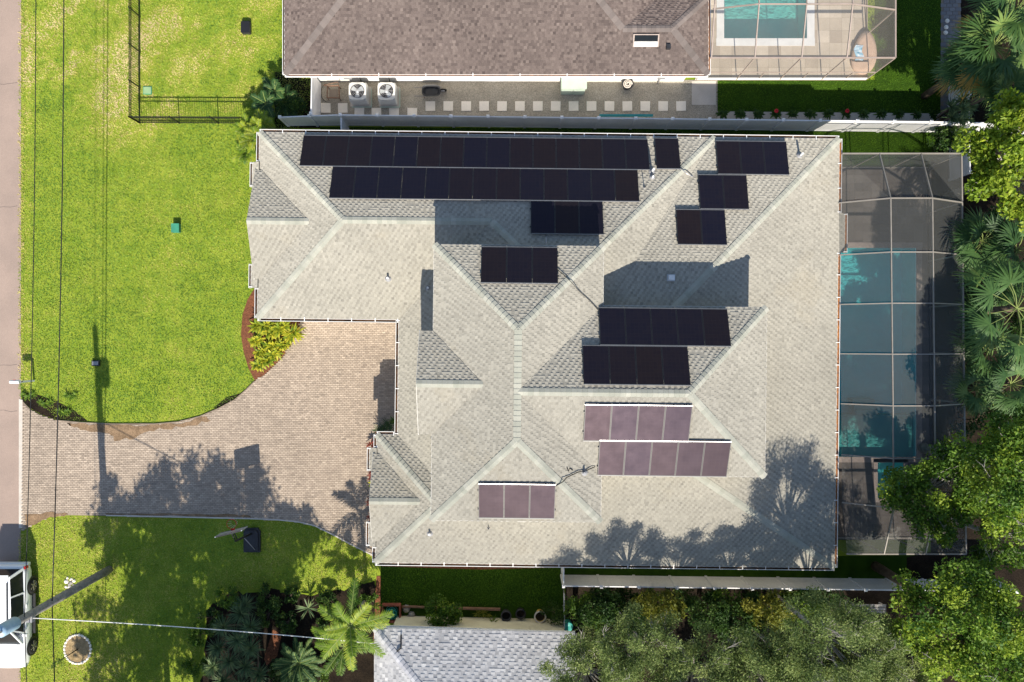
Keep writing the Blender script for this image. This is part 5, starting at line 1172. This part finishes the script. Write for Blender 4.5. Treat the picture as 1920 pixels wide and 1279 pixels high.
def rosette(name, label, heads, n, L, W, droop, mt, base=None, group=None, cat='shrub', elev=(.1, 1.2), stem=True, tm=.5, kindname='leaves'):
    rng = rv; base = Vector(heads[0]) * 1 if base is None else Vector(base); base.z = 0; t = thing(name, label, cat, base, group); A = Acc(); st = MB()
    for h in heads:
        h = np.array(h, dtype=float); az = rng.uniform(0, 2 * math.pi, n); el = rng.uniform(*elev, n)
        D = np.stack([np.cos(az) * np.cos(el), np.sin(az) * np.cos(el), np.sin(el)], 1); ln = L * rng.uniform(.7, 1.1, n)
        A.add(*blades(rng, np.repeat(h[None], n, 0) + D * .03, D, ln, np.full(n, W), droop * rng.uniform(.6, 1.3, n), np.clip(rng.normal(tm, .22, n), 0, 1)))
        if stem: st.tube([Vector((base.x + (h[0] - base.x) * .4, base.y + (h[1] - base.y) * .4, 0)), Vector(h)], [.05, .04], 6)
    A.obj(kindname, mt, t, base)
    if stem: st.build('stem', M['bark'], t)
    return t
def frond(A, rng, o, az, el, L, nl, ll, lw, droop, tone, rach=None, vee=.5):
    """feather frond: rachis arc with leaflets both sides"""
    d = np.array([math.cos(az) * math.cos(el), math.sin(az) * math.cos(el), math.sin(el)]); z = np.array([0, 0, 1.]); s = np.linspace(.12, 1, nl)
    C = o + d[None] * (L * s)[:, None] - z[None] * (droop * L * s * s)[:, None]
    tan = d[None] - z[None] * (2 * droop * s)[:, None]; tan /= np.linalg.norm(tan, axis=1)[:, None]
    side = np.cross(tan, z[None]); side /= np.linalg.norm(side, axis=1)[:, None]; nrm = np.cross(side, tan)
    for sg in (-1, 1):
        D = side * sg * .85 + tan * .62 + nrm * vee * .5 + rng.normal(0, .08, C.shape)
        ln = ll * np.sin(np.pi * (.12 + .8 * s)) ** .6 * rng.uniform(.85, 1.1, nl)
        A.add(*blades(rng, C, D, ln, np.full(nl, lw), .35 * rng.uniform(.7, 1.3, nl), np.clip(tone + rng.normal(0, .13, nl), 0, 1), 2))
    if rach is not None: rach.tube([Vector(o)] + [Vector(c) for c in C[::max(1, nl // 5)]] + [Vector(C[-1])], [.028] + [.018] * len(C[::max(1, nl // 5)]) + [.005], 5, False)
def feather_palm(name, label, base, heads, nf, L, ll, mt, droop=.35, el=(.15, 1.1), nl=26, lw=.045, group=None, trunk=.09, tm=.5, cat='palm'):
    rng = rv; base = Vector(base); t = thing(name, label, cat, base, group); A = Acc(); ra = MB(); tr = MB()
    for h in heads:
        h = Vector(h)
        for k in range(nf):
            az = 2 * math.pi * (k + rng.uniform(-.3, .3)) / nf * 1.0 + h.x; frond(A, rng, np.array(h), az, rng.uniform(*el), L * rng.uniform(.8, 1.1), nl, ll, lw, droop * rng.uniform(.7, 1.4), float(np.clip(rng.normal(tm, .2), .1, .95)), ra)
        if trunk: b0 = Vector((base.x + (h.x - base.x) * .5, base.y + (h.y - base.y) * .5, 0)); tr.tube([b0, (b0 + h) / 2 + Vector((.03, .02, 0)), h], [trunk * 1.2, trunk, trunk * .8], 9)
    A.obj('fronds', mt, t, base); ra.build('rachises', M['petiole'], t)
    if trunk: tr.build('trunk', M['bark_pale'], t)
    return t
def fan_palm(name, label, base, head, nf, pet, fr, mt='leaf_palm', dead=0, group=None, tm=.5, nseg=26, trunk=.16, el=(-.25, 1.15)):
    rng = rv; base, head = Vector(base), Vector(head); t = thing(name, label, 'palm', base, group); A = Acc(); Dd = Acc(); ps = MB()
    for k in range(nf + dead):
        isd = k >= nf; az = k * 2.39996 + rng.uniform(-.25, .25); e = rng.uniform(*el) if not isd else rng.uniform(-.35, .1)
        d = Vector((math.cos(az) * math.cos(e), math.sin(az) * math.cos(e), math.sin(e))); L = pet * rng.uniform(.75, 1.15)
        hub = head + d * L - Vector((0, 0, .15 * L)); dd = (d - Vector((0, 0, .35))).normalized(); ps.tube([head, head + d * L * .5 + Vector((0, 0, .03)), hub], [.022, .016, .012], 5, False)
        side = dd.cross(Vector((0, 0, 1))).normalized(); nr = side.cross(dd).normalized()
        a = np.linspace(-1.95, 1.95, nseg) + rng.normal(0, .04, nseg)
        D = np.cos(a)[:, None] * np.array(dd)[None] + np.sin(a)[:, None] * np.array(side)[None] + np.array(nr)[None] * (.18 * np.abs(np.sin(a)))[:, None] - np.array([0, 0, .1])
        ln = fr * (1 - .28 * np.abs(a) / 1.95) * rng.uniform(.88, 1.08, nseg); tn = float(np.clip(rng.normal(tm, .2), .08, .95))
        (Dd if isd else A).add(*blades(rng, np.repeat(np.array(hub)[None], nseg, 0), D, ln, np.full(nseg, fr * .075), rng.uniform(.12, .5, nseg), np.clip(tn + rng.normal(0, .1, nseg), 0, 1), 3, N=np.repeat(np.array(nr)[None], nseg, 0)))
    A.obj('fronds', mt, t, base)
    if dead: Dd.obj('dead_fronds', 'leaf_dead', t, base)
    ps.build('petioles', M['petiole'], t)
    tr = MB(); tr.tube([base, (base + head) / 2 + Vector((.05, 0, 0)), head], [trunk * 1.15, trunk, trunk * .9], 10); tr.build('trunk', M['bark'], t)
    return t
def at(px, py, z): return tuple(G(px, py, z))
def under(p, dx=0, dy=0): return (p[0] + dx, p[1] + dy, 0)

# ------------------------------------------------------------------ east border: palms and trees
h = at(1862, 88, 5.2); fan_palm('fan_palm', 'full fan palm with an orange frond beside the slate path', under(h, .3, .2), h, 40, 1.15, 1.1, dead=2, tm=.55)
h = at(1812, 122, 4.3); fan_palm('fan_palm', 'lower fan palm with yellowing fronds reaching over the slate path', under(h, .3, -.1), h, 18, .7, .85, dead=4, tm=.62)
h = at(1905, 20, 5.6); fan_palm('fan_palm', 'tall fan palm furthest along the slate path', under(h), h, 26, 1.0, 1.05, tm=.4)
h = at(1880, 165, 4.6); fan_palm('fan_palm', 'fan palm over the dark gap behind the white fence corner', under(h, 0, .2), h, 20, .85, .95, tm=.65)
c = at(1806, 203, 2.3); rosette('shrub', 'small blue green spiky shrub on the white fence corner', [(c[0] + x, c[1] + y, 1.7 + z) for x, y, z in ((0, 0, .5), (.45, .1, .25), (-.45, .15, .3), (.1, .5, .3), (.0, -.5, .25), (-.35, -.35, .2), (.4, -.4, .1))], 42, .55, .06, .25, 'leaf_yucca', base=under(c), tm=.6)
c = at(1917, 312, 7.0); tree('bright_tree', 'bright yellow green tree beside the dark pool cage', under(c, .6, 0), c, (2.6, 2.8, 2.1), 52, .58, 300, .2, 'leaf_bright', 'bark_pale', .18, tspread=.2, tmean=.55)
for px, py, z, nf, pt_, fr_, lb, tm in ((1842, 452, 3.4, 20, .75, .95, 'fan palm under the bright tree by the cage', .35), (1905, 470, 3.8, 18, .9, 1.0, 'shaded fan palm deeper in the border under the bright tree', .3),
                                (1907, 578, 5.6, 17, 1.7, 1.15, 'tall open fan palm with long bare stalks over the cage', .5), (1850, 655, 3.2, 18, .8, .95, 'low fan palm below the long stalked palm', .42),
                                (1828, 728, 3.0, 16, .7, .85, 'fan palm with golden fronds near the round green tree', .6), (1895, 720, 3.6, 16, .8, .9, 'dark fan palm behind the golden fronded palm', .35), (1868, 530, 2.6, 16, .8, .95, 'low dark fan palm between the cage and the tall open palm', .25), (1835, 590, 2.4, 12, .7, .9, 'smallest fan palm against the cage wall', .3)):
    h = at(px, py, z); b_ = under(h, .25, 0); b_ = (max(b_[0], 21.75), b_[1], 0); fan_palm('fan_palm', lb, b_, h, nf, pt_, fr_, tm=tm, dead=1 if 'golden' in lb else 0, el=(-.15, 1.0) if 'stalks' not in lb else (-.2, .7))
for px, py, z, lb in ((1790, 262, 1.0, 'low dark shrub between the long fence and the cage'), (1840, 790, 2.0, 'dense undergrowth shrub below the fan palms'), (1880, 420, 1.8, 'dense undergrowth shrub under the bright tree'), (1890, 640, 1.6, 'dense undergrowth shrub beneath the tall open palm'), (1905, 250, 1.5, 'dense undergrowth shrub behind the fence corner')):
    c = at(px, py, z); tree('shrub', lb, under(c), c, (1.5 if z > 1 else 1.1, 1.5 if z > 1 else .55, z * .6), 14, .45, 130, .16, 'leaf_deep', trunk_r=.05, cat='shrub', tmean=.4)
c = at(1893, 880, 8.0); tree('broadleaf_tree', 'large green tree with bare grey branches over the cage corner', under(c, .6, -.2), c, (1.9, 2.4, 2.4), 50, .6, 300, .15, 'leaf_mid', 'bark_pale', .24, bare=10, tmean=.55, tspread=.22)
c = at(1848, 905, 5.2); tree('broadleaf_tree', 'leafy green tree filling the border behind the cage end', under(c, .8, 0), c, (1.9, 2.3, 1.8), 40, .58, 260, .15, 'leaf_mid', 'bark_pale', .16, bare=3, tmean=.55, tspread=.22)
c = at(1738, 932, 5.0); tree('broadleaf_tree', 'round green tree leaning over the spa end of the cage', under(c, 3.0, -1.5), c, (1.95, 2.1, 1.5), 42, .52, 300, .14, 'leaf_mid', 'bark_pale', .16, bare=2, tmean=.42, tspread=.2)
c = at(1880, 1010, 5.6); tree('broadleaf_tree', 'thin half bare tree between the two round green trees', under(c), c, (1.7, 1.3, 1.3), 22, .5, 170, .14, 'leaf_mid', 'bark_pale', .13, bare=14, tmean=.4)
c = at(1790, 1150, 7.6); tree('broadleaf_tree', 'yellow green tree at the end of the long rear fence', under(c, .2, -.2), c, (2.5, 2.5, 2.2), 58, .6, 310, .15, 'leaf_mid', 'bark', .22, bare=4, tmean=.68, tspread=.24)
c = at(1890, 1240, 7.0); tree('broadleaf_tree', 'green tree behind the yellow green tree', under(c), c, (2.3, 2.0, 2.0), 40, .6, 260, .15, 'leaf_mid', 'bark', .2, tmean=.5)
# south border: pale olive trees
for px, py, z, r, n, lb, tm in ((1100, 1268, 5.6, 1.9, 34, 'pale olive tree shading the grey roofed house', .5), (1205, 1222, 6.3, 1.9, 36, 'pale olive tree next to the grey roof corner', .45), (1310, 1270, 6.4, 2.0, 38, 'feathery olive tree in the middle of the rear row', .5),
                                (1420, 1262, 6.6, 1.9, 36, 'olive tree with pale twigs behind the yellow shrubs', .5), (1552, 1200, 8.0, 2.0, 44, 'tallest olive tree of the rear row', .42), (1487, 1255, 6.8, 1.7, 30, 'olive tree between the twiggy and the tallest olive', .48), (1636, 1225, 7.2, 1.6, 28, 'slim olive tree near the bench gap', .45), (1590, 1290, 6.8, 2.2, 36, 'olive tree beside the timber bench gap', .5), (1690, 1290, 5.2, 1.8, 30, 'low olive tree beneath the yellow green tree', .6)):
    c = at(px, py, z); tree('olive_tree', lb, under(c, 0, -.3), c, (r, r, r * .85), int(n * 1.35), .52, 400, .115, 'leaf_olive', 'bark_pale', .12, bare=9, aspect=.32, tmean=tm, tspread=.16, shell=.3)
for px, py, z, lb, mt in ((1235, 1138, 2.2, 'yellow flowering shrub close behind the rear fence gate end', 'leaf_yellow'), (1335, 1145, 2.3, 'dark leafy shrub behind the rear fence', 'leaf_deep'), (1440, 1140, 2.4, 'golden shrub behind the middle of the rear fence', 'leaf_yellow'), (1125, 1150, 1.6, 'dark shrub in the corner by the wire fence', 'leaf_deep'), (1505, 1150, 2.2, 'green shrub behind the rear fence near the tallest olive', 'leaf_mid'), (1385, 1165, 1.9, 'dark undergrowth between the golden and dark shrubs', 'leaf_deep'), (1180, 1165, 1.8, 'dark undergrowth under the pale olive tree', 'leaf_deep')):
    c = at(px, py, z); tree('shrub', lb, under(c), c, (1.2, .75, z * .5), 16, .42, 150, .14, mt, trunk_r=.05, cat='shrub', tmean=.45)
rq = random.Random(12)
for i in range(11):
    px = 1085 + i * 46 + rq.uniform(-8, 8); c = at(px, 1122 + rq.uniform(-4, 8), 1.0)
    tree('hedge_shrub', 'dark low shrub hedging the rear fence, %s from the white gate' % ords[i], under(c), c, (.85, .5, .7), 12, .36, 130, .13, 'leaf_deep' if i % 3 else 'leaf_mid', trunk_r=.04, cat='shrub', tmean=.35, group='shrubs hedging the rear fence')
# trees beyond the frame whose shade falls on the front lawn and drive
for x, y, z, r, n, lb in ((-18.6, -18.8, 8.0, 2.3, 30, 'tall street tree behind the palm garden, shading the drive'), (-16.0, -18.4, 8.6, 2.2, 30, 'second tall tree behind the palm garden'), (-13.4, -18.6, 8.8, 2.3, 32, 'third tall tree behind the palm garden'), (-11.0, -19.6, 8.0, 2.0, 24, 'slender tree beside the grey roofed house'), (-15.5, -23.2, 8.2, 3.0, 34, 'broad tree at the rear of the palm garden'), (-14.8, -20.0, 8.6, 2.2, 26, 'fourth tall tree in the grove behind the palm garden'), (-17.4, -20.2, 8.2, 2.1, 24, 'fifth tall tree in the grove, street side'), (-12.0, -20.6, 8.4, 2.0, 22, 'sixth tall tree in the grove, house side'), (-12.2, -22.6, 6.4, 2.2, 26, 'low broad tree behind the sago palm'), (-17.8, -21.6, 6.2, 2.2, 26, 'low broad tree near the street end of the garden'), (-19.4, -24.5, 7.4, 2.4, 26, 'street tree furthest down the road'),
                          (5.5, -21.5, 5.0, 2.2, 26, 'leafy tree behind the pale olive row, house end'), (10.2, -21.8, 5.0, 2.3, 28, 'leafy tree behind the pale olive row, middle'), (14.6, -21.6, 5.6, 2.4, 28, 'leafy tree behind the tallest olive'), (19.4, -21.4, 5.4, 2.4, 28, 'leafy tree behind the yellow green tree and bench')):
    tree('garden_tree', lb, (x, y, 0), (x, y, z), (r, r, r * .95), n, .68, 165, .22, 'leaf_mid', 'bark', .16, tmean=.45, shell=.2)
# ------------------------------------------------------------------ palm garden and front plants
h = at(657, 1172, 3.9); feather_palm('feather_palm', 'bright feathery palm beside the grey roofed house', under(h, .1, 0), [h], 12, 2.0, .42, 'leaf_areca', droop=.34, el=(.1, 1.0), tm=.42, nl=34, lw=.045)
h = at(645, 1212, 2.9); feather_palm('feather_palm', 'lower darker feathery palm under the service wire', under(h, .1, 0), [h], 9, 1.6, .36, 'leaf_areca', droop=.3, el=(.0, .7), tm=.3, nl=30, lw=.045)
h = at(560, 1243, .9); feather_palm('sago_palm', 'dark green sago palm rosette in the garden', under(h), [h], 34, 1.35, .22, 'leaf_palm', droop=.25, el=(.15, .95), nl=34, lw=.035, trunk=.14, tm=.45)
c = at(438, 1215, 2.2); hd = [at(px, py, z) for px, py, z in ((452, 1150, 1.9), (470, 1175, 2.1), (420, 1175, 2.0), (445, 1200, 2.6), (410, 1215, 2.1), (470, 1215, 2.4), (430, 1240, 2.6), (400, 1250, 2.0), (460, 1250, 2.4), (485, 1265, 2.0), (420, 1275, 2.2), (450, 1285, 2.3), (460, 1135, 1.6))]
rosette('spiky_shrub', 'large spiky grey green shrub clump at the lawn edge', hd, 120, .72, .032, .3, 'leaf_yucca', base=under(c), tm=.55)
c = at(578, 1140, .5); rosette('spiky_plant', 'single small spiky plant in bare soil', [c], 26, .7, .05, .12, 'leaf_yucca', elev=(.1, .8), tm=.65, cat='plant')
for px, py, r, lb in ((545, 1115, .35, 'small dark shrub in the soil by the lawn'), (395, 1160, .5, 'dark leafy shrub beside the spiky clump'), (505, 1150, .5, 'leafy shrub between spiky clump and small spiky plant'), (515, 1275, .6, 'dark shrub between sago palm and spiky clump'), (612, 1125, .4, 'dark shrub behind the small spiky plant')):
    c = at(px, py, r); tree('shrub', lb, under(c), c, (r * 1.3, r * 1.2, r * .7), 9, r * .5, 90, .12, 'leaf_deep', trunk_r=.03, cat='shrub')
c = at(830, 1152, .9); tree('shrub', 'round dense green shrub against the cream wall', under(c), c, (1.05, .72, .6), 22, .34, 150, .12, 'leaf_mid', trunk_r=.05, cat='shrub', tmean=.45)
c = at(905, 1150, .35); rosette('plant', 'pale strappy plant behind the timber edging', [c, at(915, 1152, .3), at(895, 1150, .3)], 20, .3, .035, .3, 'leaf_yellow', cat='plant', stem=False)
c = at(925, 1166, .45); rosette('grass_plant', 'tufted grass plant against the cream wall', [c], 60, .4, .025, .25, 'leaf_areca', cat='plant', stem=False, tm=.4)
c = at(1038, 1150, .8); tree('shrub', 'dark shrub between the yellow pot and wire fence', under(c), c, (.5, .5, .5), 8, .3, 90, .1, 'leaf_deep', trunk_r=.03, cat='shrub')
h = at(472, 262, 1.7); feather_palm('areca_palm', 'yellow green areca palm at the garage corner', under(h, 0, 0), [h, at(462, 285, 1.3), at(482, 255, 1.8), at(492, 238, 1.6), at(466, 245, 1.4), at(475, 278, 1.2)], 12, .85, .3, 'leaf_areca', droop=.3, nl=22, lw=.035, trunk=.04, tm=.6)
h = at(500, 195, 1.1); feather_palm('feather_palm', 'feathery palm at the fence stub, leaves toned down for its shade', under(h), [h, at(515, 172, 1.0), at(535, 190, .9)], 9, .95, .28, 'leaf_palm', droop=.4, nl=20, lw=.04, tm=.12, trunk=.04)  # leaf tone lowered so the colour carries the shade here
c = at(545, 195, .8); tree('shrub', 'dark shrub against the sunlit gate panel', under(c), c, (.7, .6, .5), 10, .32, 100, .11, 'leaf_deep', trunk_r=.03, cat='shrub')
for px, py, z, r, lb in ((500, 1120, .5, .6, 'leafy mound at the top edge of the palm garden'), (430, 1118, .6, .6, 'green mound where the lawn meets the spiky clump'), (375, 1190, .5, .5, 'green mound on the lawn side of the spiky clump'), (610, 1180, .7, .6, 'dark mound beside the feathery palm'), (690, 1130, .5, .5, 'green mound beside the thin mulch border'), (590, 1270, .6, .55, 'green mound past the sago palm'), (370, 1250, .6, .55, 'green mound at the low end of the spiky clump'), (540, 1165, .4, .5, 'low ground cover mound by the small spiky plant')):
    c = at(px, py, z); tree('shrub', lb, under(c), c, (r * 1.3, r, r * .6), 12, r * .42, 110, .1, 'leaf_mid' if 'green' in lb else 'leaf_deep', trunk_r=.03, cat='shrub', tmean=.4)
# variegated ginger clumps in the mulch bed
gg = [(500, 612, .9, 30), (528, 617, .95, 34), (548, 628, .8, 26), (512, 622, .8, 26), (482, 640, .6, 22), (508, 650, .6, 22), (530, 648, .6, 22), (490, 662, .55, 20), (515, 665, .55, 20), (486, 685, .5, 20), (500, 677, .5, 20), (486, 612, .7, 22)]
for i, (px, py, z, n) in enumerate(gg):
    c = at(px, py, z * .55); big = i in (0, 1, 2, 3, 11)
    rosette('ginger_plant', 'yellow striped ginger clump in the mulch bed, ' + ('tall, against the garage eave' if big else 'low, beside the drive curve'), [c, (c[0] + .12, c[1] + .1, c[2]), (c[0] - .13, c[1] + .05, c[2] + .05)], n, .55 if big else .42, .10, .35, 'leaf_ginger', elev=(-.1, 1.2), group='ginger against the eave' if big else 'ginger beside the drive', cat='plant', stem=False, tm=.55)
for px, py, lb, mt in ((697, 833, 'russet plant at the top of the entry bed', 'leaf_red'), (699, 893, 'orange plant beside the yellow rosette in the entry bed', 'leaf_red'), (700, 906, 'yellow green rosette in the entry bed', 'leaf_ginger'), (696, 940, 'pinkish plant in the middle of the entry bed', 'leaf_red'), (698, 968, 'dark red plant at the foot of the entry bed', 'leaf_red')):
    c = at(px, py, .3); rosette('bed_plant', lb, [c], 34, .34, .07, .3, mt, cat='plant', stem=False)
c = at(730, 797, .4); rosette('bed_plant', 'dark spiky plant in the courtyard corner', [c, at(720, 805, .3), at(712, 806, .3)], 40, .5, .035, .1, 'leaf_yucca', cat='plant', stem=False, tm=.15)
c = at(741, 790, .5); rosette('bed_plant', 'green strappy plant against the courtyard gutter', [c], 34, .4, .06, .25, 'leaf_palm', cat='plant', stem=False, tm=.7)
# hedge plants with red flowers along the fence
for i in range(13):
    px = 1352 + i * 33; c = at(px, 214.5, .3); t_ = rosette('hedge_plant', 'low dark hedge plant behind the long fence, %s from the gravel yard' % ords[i] if i not in (3, 7, 10) else ['low hedge plant with red bloom nearest the gravel yard', 'low hedge plant with a large red bloom in mid strip', 'low hedge plant with a faded bloom'][(3, 7, 10).index(i)], [c, (c[0] + .15, c[1], c[2])], 26, .3, .09, .3, 'leaf_deep', group='hedge plants along the fence', cat='plant', stem=False)
    if i in (3, 7):
        g = Vector(c) + Vector((.05, .1, .22)); b = MB()
        for k in range(7): a = k * .9; b.lathe(g + Vector((.06 * math.cos(a), .06 * math.sin(a), .02 * (k % 3))), [(0, .05), (.045, .035), (.05, 0), (0, -.02)], 7)
        b.build('bloom', M['flower'], t_)
sheet('hedge_strip', GP([(1345, 209), (1763, 213), (1763, 229), (1345, 229)]), .012, M['concrete'], 'pale gravel planting strip behind the long fence', 'bed')
for px, py, lb in ((52, 745, 'weedy tuft at the road end of the drive'), (85, 758, 'broad weedy tuft on the bare verge'), (120, 775, 'weedy tuft at the end of the bare verge'), (132, 745, 'small round tuft on the lawn near the bare verge')):
    c = at(px, py, .06); rosette('weed_tuft', lb, [c, (c[0] + .25, c[1] + .1, c[2]), (c[0] - .2, c[1] + .12, c[2])], 36, .24, .03, .3, 'leaf_mid', cat='plant', stem=False, elev=(.05, 1.0))

# ------------------------------------------------------------------ grass
def grass(name, polys, dens, label, mt, hgt=.07, tonef=None, excl=(), seed=3):
    rng = np.random.default_rng(seed); P = []
    for poly in polys:
        a = np.asarray(poly); x0, y0 = a.min(0); x1, y1 = a.max(0); n = int((x1 - x0) * (y1 - y0) * dens)
        x = rng.uniform(x0, x1, n); y = rng.uniform(y0, y1, n); k = inpoly(x, y, poly)
        for e in excl: k &= ~inpoly(x, y, e)
        P.append(np.stack([x[k], y[k], np.zeros(k.sum())], 1))
    P = np.concatenate(P); n = len(P); az = rng.uniform(0, 2 * math.pi, n); el = rng.uniform(.15, 1.1, n); L = hgt * rng.uniform(.7, 1.6, n)
    D = np.stack([np.cos(az) * np.cos(el), np.sin(az) * np.cos(el), np.sin(el)], 1); S = np.stack([-np.sin(az), np.cos(az), np.zeros(n)], 1) * (.018 * rng.uniform(.7, 1.5, n))[:, None]
    V = np.stack([P - S, P + S, P + D * L[:, None] + S * .3, P + D * L[:, None] - S * .3], 1).reshape(-1, 3)
    tone = np.clip((tonef(P, rng) if tonef else .4) + rng.normal(0, .10, n), 0, 1)
    o = link(name, mesh_np(V, (np.arange(n) * 4)[:, None] + np.arange(4)[None], M[mt], tone, name=name)); tag(o, label, 'grass', kind='stuff'); print(name, n); return o
def fbm(P, sc, seed):
    r = np.random.default_rng(seed); v = np.zeros(len(P)); amp = 1
    for o in range(4):
        for k in range(3):
            a = r.uniform(0, 2 * math.pi); f = sc * 2 ** o * r.uniform(.7, 1.4); v += amp * np.sin(f * (P[:, 0] * math.cos(a) + P[:, 1] * math.sin(a)) + r.uniform(0, 6.28) + .8 * np.sin(f * .6 * P[:, 1 if k % 2 else 0] + k))
        amp *= .62
    return v / 3.2
def front_tone(P, rng):
    x, y = P[:, 0], P[:, 1]; f = fbm(P, .55, 3); g = fbm(P, 2.2, 5)
    dry = 1 / (1 + np.exp(-(y - 11.6 + 1.2 * f) * 1.3)); t = .32 + .09 * f + .08 * g + .09 * fbm(P, 6.0, 12) + dry * (.27 + .20 * f + .24 * g)
    t += dry * (x < -18.6) * (.02 + .42 * np.maximum(g - .1, 0)); t += (.18 + .08 * g) * np.exp(-((x + 17.6 + .5 * f) ** 2 / .9 + (y - 1.0) ** 2 / 30)) + .10 * np.exp(-((x + 14.5) ** 2 / 2.5 + (y - 15) ** 2 / 14)); t += .08 * np.maximum(fbm(P, .9, 15) - .15, 0) + .2 * np.exp(-(x + 24.6) ** 2 / .12)
    s = y < -8.5; t = np.where(s, .46 + .10 * f + .12 * g + .10 * (x < -20), t); return t
LAWN_N = GP([(43, -60), (530, -60), (530, 130), (600, 135), (560, 240), (487, 250), (484, 400), (480, 540), (464, 563), (455, 590), (452, 628), (457, 660), (466, 690), (478, 713), (462, 729), (440, 747), (410, 763), (375, 778), (335, 788), (290, 792), (210, 792), (150, 789), (105, 784), (75, 755), (43, 738)])
LAWN_S = GP([(45, 999), (70, 982), (95, 972), (120, 969), (200, 970), (300, 972), (470, 976), (520, 978), (560, 982), (590, 989), (625, 1006), (660, 1025), (690, 1040), (708, 1048), (706, 1085), (660, 1100), (600, 1114), (520, 1102), (440, 1107), (385, 1132), (372, 1262), (350, 1400), (43, 1400)])
grass('lawn_grass', [LAWN_N], 420, 'sunny mown front lawn, drier and yellower beyond the picket fence', 'grass', .055, front_tone, [GP([(107, 1178 + 0), (180, 1178), (180, 1250), (107, 1250)])])
grass('lawn_grass', [LAWN_S], 420, 'patchy lawn dappled with tree shade below the drive', 'grass', .055, front_tone, [[(G(146, 1217)[0] + .7 * math.cos(a), G(146, 1217)[1] + .75 * math.sin(a)) for a in np.linspace(0, 6.28, 20)]], seed=5)
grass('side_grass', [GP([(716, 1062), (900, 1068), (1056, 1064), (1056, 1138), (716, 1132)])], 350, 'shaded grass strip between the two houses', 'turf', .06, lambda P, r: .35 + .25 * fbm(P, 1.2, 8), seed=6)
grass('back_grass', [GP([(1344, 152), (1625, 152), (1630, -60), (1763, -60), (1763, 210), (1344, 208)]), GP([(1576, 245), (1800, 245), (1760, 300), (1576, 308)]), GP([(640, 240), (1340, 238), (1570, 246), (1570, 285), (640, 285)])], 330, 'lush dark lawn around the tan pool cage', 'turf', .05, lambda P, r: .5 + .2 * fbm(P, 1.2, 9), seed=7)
grass('fence_corner_grass', [GP([(1838, 228), (1900, 228), (1900, 300), (1838, 300)])], 250, 'patch of grass beyond the fence corner', 'turf', .06, seed=8)
grass('verge_grass', [GP([(36, 0), (46, 0), (46, 740), (36, 740)]), GP([(36, 1000), (46, 1000), (46, 1279), (36, 1279)])], 300, 'straggly dry grass fringing the road edge', 'grass', .08, lambda P, r: .62 + .25 * fbm(P, 2.0, 21), seed=11)
# ------------------------------------------------------------------ road wear
rc_ = random.Random(9)
for i, (ya, yb) in enumerate(((6.5, 6.9), (-1.4, -1.2), (-3.3, -3.6), (13.0, 13.1))):
    mb = MB(); pts = []; x = -29.0
    while x < -25.02: pts.append((x, ya + (yb - ya) * (x + 29) / 4 + rc_.uniform(-.05, .05), .013)); x += .35
    for a, b in zip(pts[:-1], pts[1:]): mb.bar(a, b, .022, .004)
    mb.build('crack', M['crack'], road)
mb = MB()
for k in range(40):
    y = -16 + k * .85; mb.bar((-28.6 + rc_.uniform(-.02, .02), y, .0132), (-28.6 + rc_.uniform(-.02, .02), y + .85, .0132), .02, .004)
mb.build('crack', M['crack'], road)
